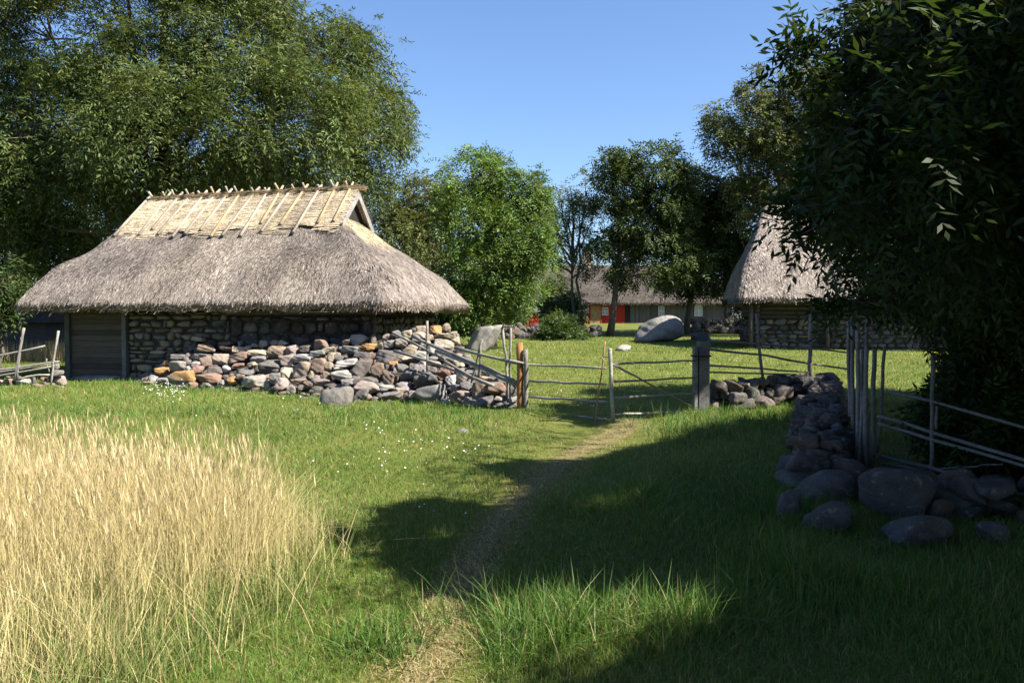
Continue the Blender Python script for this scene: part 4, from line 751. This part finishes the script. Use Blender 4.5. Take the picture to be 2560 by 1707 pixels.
gl = empty('field_gate', gnd(1430, 1055)); tag(gl, 'left leaf of the rail gate, four grey rails tied to a thin orange stick', 'gate', 'leaves of the rail gate')
for r in ([gp(100, 345, 15.1), gp(310, 388), gp(700, 408), gp(1130, 432)], [gp(285, 562), gp(700, 585), gp(1135, 600)], [gp(290, 733), gp(700, 760), gp(1140, 787)], [gp(320, 902), gp(650, 932), gp(985, 960)], [gp(1030, 965), gp(1140, 977)]): pole(gl, 'rail', r, 2.9 if r[0][0] > 1400 or len(r) > 2 else 2.8, (.40, .375, .33), .9, 7, .005)
pole(gl, 'stick', [gp(1126, 137, 13.45), gp(1095, 400, 13.45), gp(1062, 650, 13.45), gp(1012, 1085, 13.45)], 1.9, (.40, .25, .14), 1.1, 7, .006); pole(gl, 'tie', [gp(1085, 315, 13.35), gp(1110, 345, 13.35), gp(1135, 366, 13.35)], 1.2, (.5, .44, .33), .8, 5, .002)
gr = empty('field_gate', gnd(1640, 1055)); tag(gr, 'right leaf of the rail gate with a pointed grey upright and a diagonal brace', 'gate', 'leaves of the rail gate')
pole(gr, 'upright', [gp(1176, 222, 13.35), gp(1178, 262, 13.35), gp(1190, 640, 13.35), gp(1210, 1035, 13.35)], 4.8, (.42, .40, .36), 1.1, 10, .004)
for r, c in (([gp(1205, 388), gp(1650, 365), gp(2085, 350)], GREYD), ([gp(1225, 572), gp(1700, 550), gp(2090, 530)], GREYD), ([gp(1220, 745), gp(1650, 718), gp(2085, 700)], GREY), ([gp(1225, 925), gp(1530, 914), gp(2085, 890)], GREY), ([gp(1200, 385), gp(1330, 455), gp(1560, 580), gp(2040, 830)], GREY)): pole(gr, 'brace' if r[-1][1] > 1012 else 'rail', r, 2.9, c, .9, 7, .006)
pole(gr, 'peg', [gp(1113, 310, 13.35), gp(1168, 313, 13.35)], 1.2, GREYD, 1, 5, .001)
# fence over the low dark wall
def rp(x, y): px = 1800 + x * .4465; return (px, 400 + y * .4465, float(np.interp(px, [1770, 2120], [15.9, 17.0])))
fence('dark pole fence on the low wall between gate and stake bundle', (5.2, 16.4), [([rp(-60, 1010), rp(300, 1035), rp(710, 1078)], 2.6, GREYD), ([rp(-60, 1060), rp(250, 1095), rp(500, 1140), rp(715, 1170)], 3.2, GREYD), ([rp(-60, 1150), rp(250, 1168), rp(500, 1190)], 2.6, GREYD), ([rp(-60, 1188), rp(200, 1195), rp(500, 1203)], 2.4, GREYD), ([rp(60, 930), rp(250, 990), rp(500, 1030), rp(705, 1062)], 1.8, GREYD)],
      [([rp(205, 860), rp(218, 1040), rp(240, 1225)], 4.4, GREYD), ([rp(508, 850), rp(508, 1020), rp(503, 1215)], 6.0, GREYD)])
# bundle of stakes
def bp(x, y, z=9.4): return (1860 + x * .4144, 750 + y * .4144, z)
sb = empty('stake_bundle', (*at(2150, 1150, 9.4)[:2], 0.)); tag(sb, 'upright bundle of grey stakes at the paddock corner', 'stake bundle')
for p, r in (([bp(655, 95, 9.7), bp(655, 450, 9.7), bp(660, 780, 9.7)], 5.2), ([bp(683, 148, 9.5), bp(690, 500, 9.5), bp(680, 1000, 9.5)], 5.4), ([bp(742, 112, 9.5), bp(730, 500, 9.5), bp(690, 1020, 9.3)], 4.2), ([bp(788, 295, 9.4), bp(780, 600, 9.4), bp(770, 1015, 9.4)], 6.2), ([bp(740, 280, 9.3), bp(730, 700, 9.3), bp(738, 1000, 9.3)], 6.0), ([bp(850, 285, 9.5), bp(830, 600, 9.5), bp(805, 920, 9.5)], 4.4), ([bp(715, 300, 9.6), bp(712, 600, 9.6), bp(715, 980, 9.6)], 6.0), ([bp(630, 130, 9.8), bp(632, 420, 9.8), bp(640, 700, 9.8)], 4.5)): pole(sb, 'stake', p, r, (.30, .285, .27), 1., 8, .004)
# paddock fence running towards the camera
def fp(x, y): px = 1860 + x * .4144; return (px, 750 + y * .4144, float(np.interp(px, [2190, 2560, 2900], [9.2, 7.2, 5.8])))
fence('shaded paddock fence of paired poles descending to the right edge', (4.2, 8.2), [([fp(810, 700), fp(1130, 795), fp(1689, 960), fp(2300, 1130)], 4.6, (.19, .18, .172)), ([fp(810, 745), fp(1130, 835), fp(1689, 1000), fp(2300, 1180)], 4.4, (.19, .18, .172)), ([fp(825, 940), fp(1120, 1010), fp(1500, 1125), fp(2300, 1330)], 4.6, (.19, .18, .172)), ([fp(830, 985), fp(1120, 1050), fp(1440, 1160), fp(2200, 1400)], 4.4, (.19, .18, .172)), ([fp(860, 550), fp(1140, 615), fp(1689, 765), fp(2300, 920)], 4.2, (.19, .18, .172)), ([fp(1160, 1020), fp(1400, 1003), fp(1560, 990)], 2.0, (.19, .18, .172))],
      [([fp(1140, 330), fp(1138, 700), fp(1130, 1050)], 6.2, (.19, .18, .172)), ([fp(1165, 640), fp(1160, 780)], 4.0, (.19, .18, .172)), ([(2640, 950, 6.9), (2630, 1250, 6.9)], 7.0, (.19, .18, .172))])

def gndv(px, py):
    dx = (px - CX) / F; b_ = -(py - CY) / F; dy = cT + sT * b_; dz = -sT + cT * b_; z = np.zeros(px.shape)
    for _ in range(25): t = np.minimum((z - EYE) / np.minimum(dz, -1e-4), 400); z = .5 * z + .5 * H(t * dx, t * dy)
    return t * dx, t * dy, H(t * dx, t * dy)
def blades(b, x, y, z, h, w_, col, lean=.35, bend=.5, segs=2):
    n = len(x); yaw = rnd(0, 6.283, n); la = rnd(0, 6.283, n); ln = np.abs(rng.normal(0, lean, n)); d = np.stack([np.cos(la), np.sin(la)], 1)
    sd = np.stack([np.cos(yaw) * w_ / 2, np.sin(yaw) * w_ / 2, np.zeros(n)], 1); base = np.stack([x, y, z - .01], 1); V = []
    for s in ([.0, .5, 1.] if segs == 2 else [0, .33, .7, 1.]):
        off = (ln * s + bend * ln * s * s)[:, None] * h[:, None] * d; p = base + np.concatenate([off, (h * s * (1 - .35 * ln * s))[:, None]], 1)
        k = 1 - s * .55 if s < 1 else 0
        V += [p - sd * k, p + sd * k] if s < 1 else [p]
    m = len(V); V = np.stack(V, 1).reshape(-1, 3); o = np.arange(n) * m; q = []
    for k in range((m - 1) // 2 - 1): q.append(np.stack([o + 2 * k, o + 2 * k + 1, o + 2 * k + 3, o + 2 * k + 2], 1))
    t = np.stack([o + m - 3, o + m - 2, o + m - 1], 1); b.add(V, np.concatenate(q), t, np.repeat(col, m, 0))
def in_barn(x, y):
    P = np.stack([x, y], -1) - P0; a, c = P @ u, P @ v; r = (a > WL) & (a < WR) & (c > WF) & (c < WB)
    P = np.stack([x, y], -1) - Q0[:2]; a, c = P @ u2, P @ v2; return r | ((a > .9) & (a < L2 - .9) & (c > .95) & (c < D2 - .9)) | ((y > YH) & (y < YH + 7) & (x > X0) & (x < X1))
DRY = [(-9, 2.2), (-9, 7.9), (-5.5, 7.8), (-4.0, 7.55), (-3., 7.25), (-2.2, 6.95), (-1.6, 6.5), (-1.33, 5.9), (-1.25, 5.2), (-1.35, 4.6), (-1.5, 4.0), (-1.62, 3.2), (-1.7, 2.2)]
def lawn(N):
    px = rnd(-350, 2900, N); py = 690 + 150 * (1400 / 150) ** rng.random(N); x, y, z = gndv(px, py)
    k = (y < 90) & ~in_barn(x, y) & (z > -.2); px, py, x, y, z = [a[k] for a in (px, py, x, y, z)]
    pr = path_rel(x, y); onp = np.clip(1.25 - pr, 0, 1); k = rng.random(len(x)) > onp * .3; k |= pr > 1.25
    px, py, x, y, z, pr = [a[k] for a in (px, py, x, y, z, pr)]
    q = np.stack([px, py], 1) / K; e = np.zeros(len(x))
    for cx_, cy_, rx, ry, a in ((1330, 1440, 190, 50, .16), (1560, 1425, 130, 40, .12), (1690, 965, 190, 35, .16), (450, 905, 500, 30, .06), (1000, 945, 240, 35, .05), (880, 1490, 80, 45, .06), (1480, 1140, 60, 25, .22), (1900, 1450, 400, 150, .02), (1250, 1500, 90, 60, .07), (1600, 1160, 300, 60, .06), (1800, 1180, 130, 150, .1), (2000, 1340, 250, 60, .12)):
        e += a * np.exp(-((q[:, 0] - cx_) / rx) ** 2 - ((q[:, 1] - cy_) / ry) ** 2)
    e -= .13 * np.exp(-((q[:, 0] - 1370) / 190) ** 2 - ((q[:, 1] - 985) / 40) ** 2) + .04 * np.exp(-((q[:, 0] - 1400) / 210) ** 2 - ((q[:, 1] - 930) / 50) ** 2)
    P = np.stack([x, y, z], 1); nb = vnoise(P, 1.1, 11); nc_ = vnoise(P, 3.7, 12)
    h = (.062 + .0011 * y + .03 * np.maximum(0, nb) + .034 * nc_ + e * (.6 + .5 * nc_)) * rnd(.55, 1.35, len(x)) * np.where(pr < 1.2, .5, 1.); h = np.maximum(h, .022)
    w_ = (.0026 + .00050 * y) * rnd(.7, 1.3, len(x)) * (1 + 1.2 * np.clip(e, 0, .2))
    g1, g2, g3 = np.array([.098, .205, .032]), np.array([.195, .29, .062]), np.array([.40, .33, .15]); m_ = np.clip(.5 + .8 * nb + .5 * vnoise(P, .45, 14) + .25 * rng.normal(size=len(x)) - e * 2.2, 0, 1)[:, None]
    col = g1 * (1 - m_) + g2 * m_; dry = (rng.random(len(x)) < np.where(pr < 1.2, .62, .14 + .10 * (nb > .3) - .05 * (e > .05)))[:, None]; col = np.where(dry, g3 * rnd(.7, 1.15, (len(x), 1)), col) * np.clip(rng.normal(1, .18, (len(x), 1)), .5, 1.6)
    b = MB(); blades(b, x, y, z, h, w_, col, .55, .6); return b
b = lawn(420000)
for cx_, cy_, rx, ry, n_, hh, ww in ((1330, 1445, 170, 40, 1500, .26, .0062), (1560, 1430, 110, 40, 700, .26, .006), (1200, 1490, 60, 50, 350, .2, .006), (1490, 1150, 30, 18, 60, .42, .006), (1340, 1170, 90, 12, 120, .2, .006), (1650, 985, 170, 20, 700, .3, .010), (1590, 1000, 50, 16, 160, .28, .010), (880, 1490, 60, 34, 500, .15, .008), (400, 950, 330, 14, 500, .22, .012), (870, 955, 300, 14, 500, .22, .012), (1060, 980, 50, 10, 120, .2, .011)):
    q_ = np.stack([cx_ + rx * np.clip(rng.normal(0, .7, n_), -2, 2), cy_ + ry * np.clip(rng.normal(0, .7, n_), -2, 2)], 1) * K; nt_ = n_ // 9 + 1; cen_ = q_[rng.integers(0, n_, nt_)]; ii = rng.integers(0, nt_, n_)
    x, y, z = gndv(cen_[ii, 0], cen_[ii, 1]); x = x + rng.normal(0, .05, n_); y = y + rng.normal(0, .05, n_); k = ~in_barn(x, y); x, y = x[k], y[k]; n_ = len(x); z = H(x, y)
    cc_ = np.array([.11, .21, .045]) * np.clip(rng.normal(1, .2, (n_, 1)), .5, 1.6); cc_ = np.where(rng.random((n_, 1)) < .14, np.array([.36, .33, .15]), cc_); blades(b, x, y, z, hh * np.clip(rng.normal(.85, .3, n_), .3, 1.6), np.full(n_, ww), cc_, .45, 1.1, 3)
n_ = 5200; ii = rng.integers(0, 119, n_); s_ = rng.normal(0, .55, n_); tn = unit(pcs[np.minimum(ii + 1, 119)] - pcs[ii]); x = pcs[ii, 0] + tn[:, 1] * s_ * pws[ii]; y = pcs[ii, 1] - tn[:, 0] * s_ * pws[ii] + rnd(-.1, .1, n_)
blades(b, x, y, H(x, y) + .014, rnd(.02, .05, n_), np.full(n_, .006), np.array([.44, .37, .19]) * np.clip(rng.normal(1, .25, (n_, 1)), .4, 1.6), 1.6, .5)
tag(b.build('grass', M['grass'], None, False), 'mown meadow grass covering the yard and lawn', 'grass', kind='stuff')
# tall dry grass
b = MB(); N = 125000; x = rnd(-9, -1.1, N); y = rnd(2.3, 7.9, N) ; k = inpoly(np.stack([x, y], 1), DRY) & (np.abs(x) < y * .66 + 1.2); x, y = x[k], y[k]; z = H(x, y); P = np.stack([x, y, z], 1); n = len(x); nb = vnoise(P, 2.2, 21)
ed = np.full(n, 9.)
for i in range(3, len(DRY)): ed = np.minimum(ed, np.hypot(x - DRY[i][0], y - DRY[i][1]))
near = np.clip((5.6 - y) / 1.6, 0, 1); edge = np.clip(ed / .5, .5, 1); thin = rng.random(n) < np.clip(ed / .5, .25, 1)
x, y, z, nb, near, edge = [q_[thin] for q_ in (x, y, z, nb, near, edge)]; n = len(x)
h = (.74 - .30 * near + .10 * nb) * np.clip(rng.normal(.9, .2, n), .4, 1.3) * edge; kind = rng.random(n)
gn = vnoise(P if len(P) == n else np.stack([x, y, z], 1)[:n], 3., 24) if True else 0
gr = kind < .14 + .14 * (gn > .15) + .40 * near + .3 * (edge < .7); c1 = np.array([.62, .515, .275]); c2 = np.array([.52, .455, .22]); c3 = np.array([.22, .24, .07]); mm = rng.random((n, 1))
col = np.where(gr[:, None], c3, c1 * mm + c2 * (1 - mm)) * np.clip(rng.normal(1, .22, (n, 1)), .4, 1.6); h = np.where(gr, h * .6, h)
st = kind > .35
blades(b, x[st], y[st], z[st], h[st], np.full(st.sum(), .0033), col[st], .24, .9, 3); lf = ~st; blades(b, x[lf], y[lf], z[lf], h[lf] * .75, np.full(lf.sum(), .0048), col[lf], .5, 1.2, 3)
# seed heads
hs = st & (h > .5) & (rng.random(n) < .5); nh = hs.sum(); la = rnd(0, 6.28, nh); tp = np.stack([x[hs], y[hs], z[hs] + h[hs] * .93], 1); dv = unit(np.stack([np.cos(la) * .35, np.sin(la) * .35, np.ones(nh)], 1)); ln_ = rnd(.06, .13, nh)[:, None]; off = np.stack([np.cos(la), np.sin(la), np.zeros(nh)], 1) * (h[hs] * rnd(0, .16, nh))[:, None]; tp = tp + off
sv = np.stack([np.cos(la + 1.57), np.sin(la + 1.57), np.zeros(nh)], 1) * .0032; ch = np.array([.60, .47, .28]) * np.clip(rng.normal(1, .2, (nh, 1)), .5, 1.5)
b.add(np.stack([tp, tp + dv * ln_ * .4 + sv, tp + dv * ln_, tp + dv * ln_ * .4 - sv], 1).reshape(-1, 3), np.arange(nh * 4).reshape(-1, 4), None, np.repeat(ch, 4, 0))
n_ = 600; ii = rng.integers(2, len(DRY) - 1, n_); fr = rng.random(n_); ed_ = np.array(DRY); xx = ed_[ii - 1, 0] * (1 - fr) + ed_[ii, 0] * fr + np.abs(rng.normal(0, .15, n_)) - .1; yy = ed_[ii - 1, 1] * (1 - fr) + ed_[ii, 1] * fr + rng.normal(0, .16, n_)
blades(b, xx, yy, H(xx, yy), rnd(.2, .55, n_), np.full(n_, .004), np.where(rng.random((n_, 1)) < .45, np.array([.2, .25, .07]), np.array([.55, .46, .24])) * np.clip(rng.normal(1, .2, (n_, 1)), .5, 1.5), .4, 1., 3)
n_ = 16000; xx = rnd(-6, -1.3, n_); yy = rnd(2.3, 5.6, n_); k_ = inpoly(np.stack([xx, yy], 1), DRY) & (rng.random(n_) < np.clip((5.8 - yy) / 1.8, 0, 1)); xx, yy = xx[k_], yy[k_]; n_ = len(xx)
blades(b, xx, yy, H(xx, yy), rnd(.12, .34, n_), np.full(n_, .005), np.array([.16, .23, .06]) * np.clip(rng.normal(1, .25, (n_, 1)), .5, 1.6), .45, 1., 3)
# a few taller grass stalks standing out of the edge
ex = np.array([at(cx_ * K, 940, 7.2)[0] for cx_ in (385, 392, 425, 515, 600, 615, 440, 660, 330, 250, 150, 60, 545, 470)]); ey = rnd(6.9, 7.3, len(ex)); blades(b, ex, ey, H(ex, ey), rnd(.85, 1.1, len(ex)), np.full(len(ex), .007), np.tile([.62, .5, .3], (len(ex), 1)), .06, .5, 3)
tag(b.build('dry_grass', M['straw_blade'], None, False), 'tall straw coloured grass in the left foreground', 'dry grass', kind='stuff')
# strip of pale grass far left under the trees
b = MB(); N = 2600; px = rnd(-40, 230, N); py = rnd(868, 905, N); x, y, z = gndv(px, py); k = ~in_barn(x, y); x, y, z = x[k], y[k], z[k]; n = len(x)
blades(b, x, y, z, rnd(.4, .85, n), np.full(n, .022), np.array([.50, .39, .20]) * np.clip(rng.normal(1, .2, (n, 1)), .5, 1.5), .15, .6, 3); tag(b.build('dry_grass', M['straw_blade'], None, False), 'patch of tall pale grass under the trees behind the left fence', 'dry grass', kind='stuff')
# white wildflowers
b = MB(); fx = []
for cx_, cy_, rx, ry, n in ((385, 928, 38, 22, 80), (1040, 1050, 100, 26, 26), (870, 1010, 60, 25, 14), (900, 1080, 160, 60, 18), (1500, 850, 260, 40, 26), (1300, 920, 80, 30, 16), (1000, 1200, 120, 60, 8), (560, 940, 250, 20, 14)):
    fx.append(np.stack([rng.normal(cx_, rx * .6, n), rng.normal(cy_, ry * .6, n)], 1))
fx = np.concatenate(fx) * K; fx = fx[fx[:, 1] > 850]; x, y, z = gndv(fx[:, 0], fx[:, 1]); hh = rnd(.10, .2, len(x)) + np.where((fx[:, 0] < 480) & (fx[:, 1] < 1060), .15, 0)
for i in range(len(x)):
    r_ = rnd(.006, .010) + .0003 * y[i]; th = np.arange(8) * math.pi / 4; nrm = unit(np.array([rnd(-.4, .4), rnd(-.8, .1), 1.])); a_ = unit(np.cross(nrm, [0, 1, 0])); c_ = np.cross(nrm, a_); ce = np.array([x[i], y[i], z[i] + hh[i]]); rr = r_ * np.where(np.arange(8) % 2, .8, 1.)[:, None]
    ringv = ce + rr * (np.cos(th)[:, None] * a_ + np.sin(th)[:, None] * c_); b.add(np.concatenate([[ce + nrm * .004], ringv]), None, [(0, 1 + k, 1 + (k + 1) % 8) for k in range(8)], (.8, .8, .75))
tag(b.build('wildflowers', M['petal']), 'small white wildflowers scattered in the grass', 'wildflowers', kind='stuff')
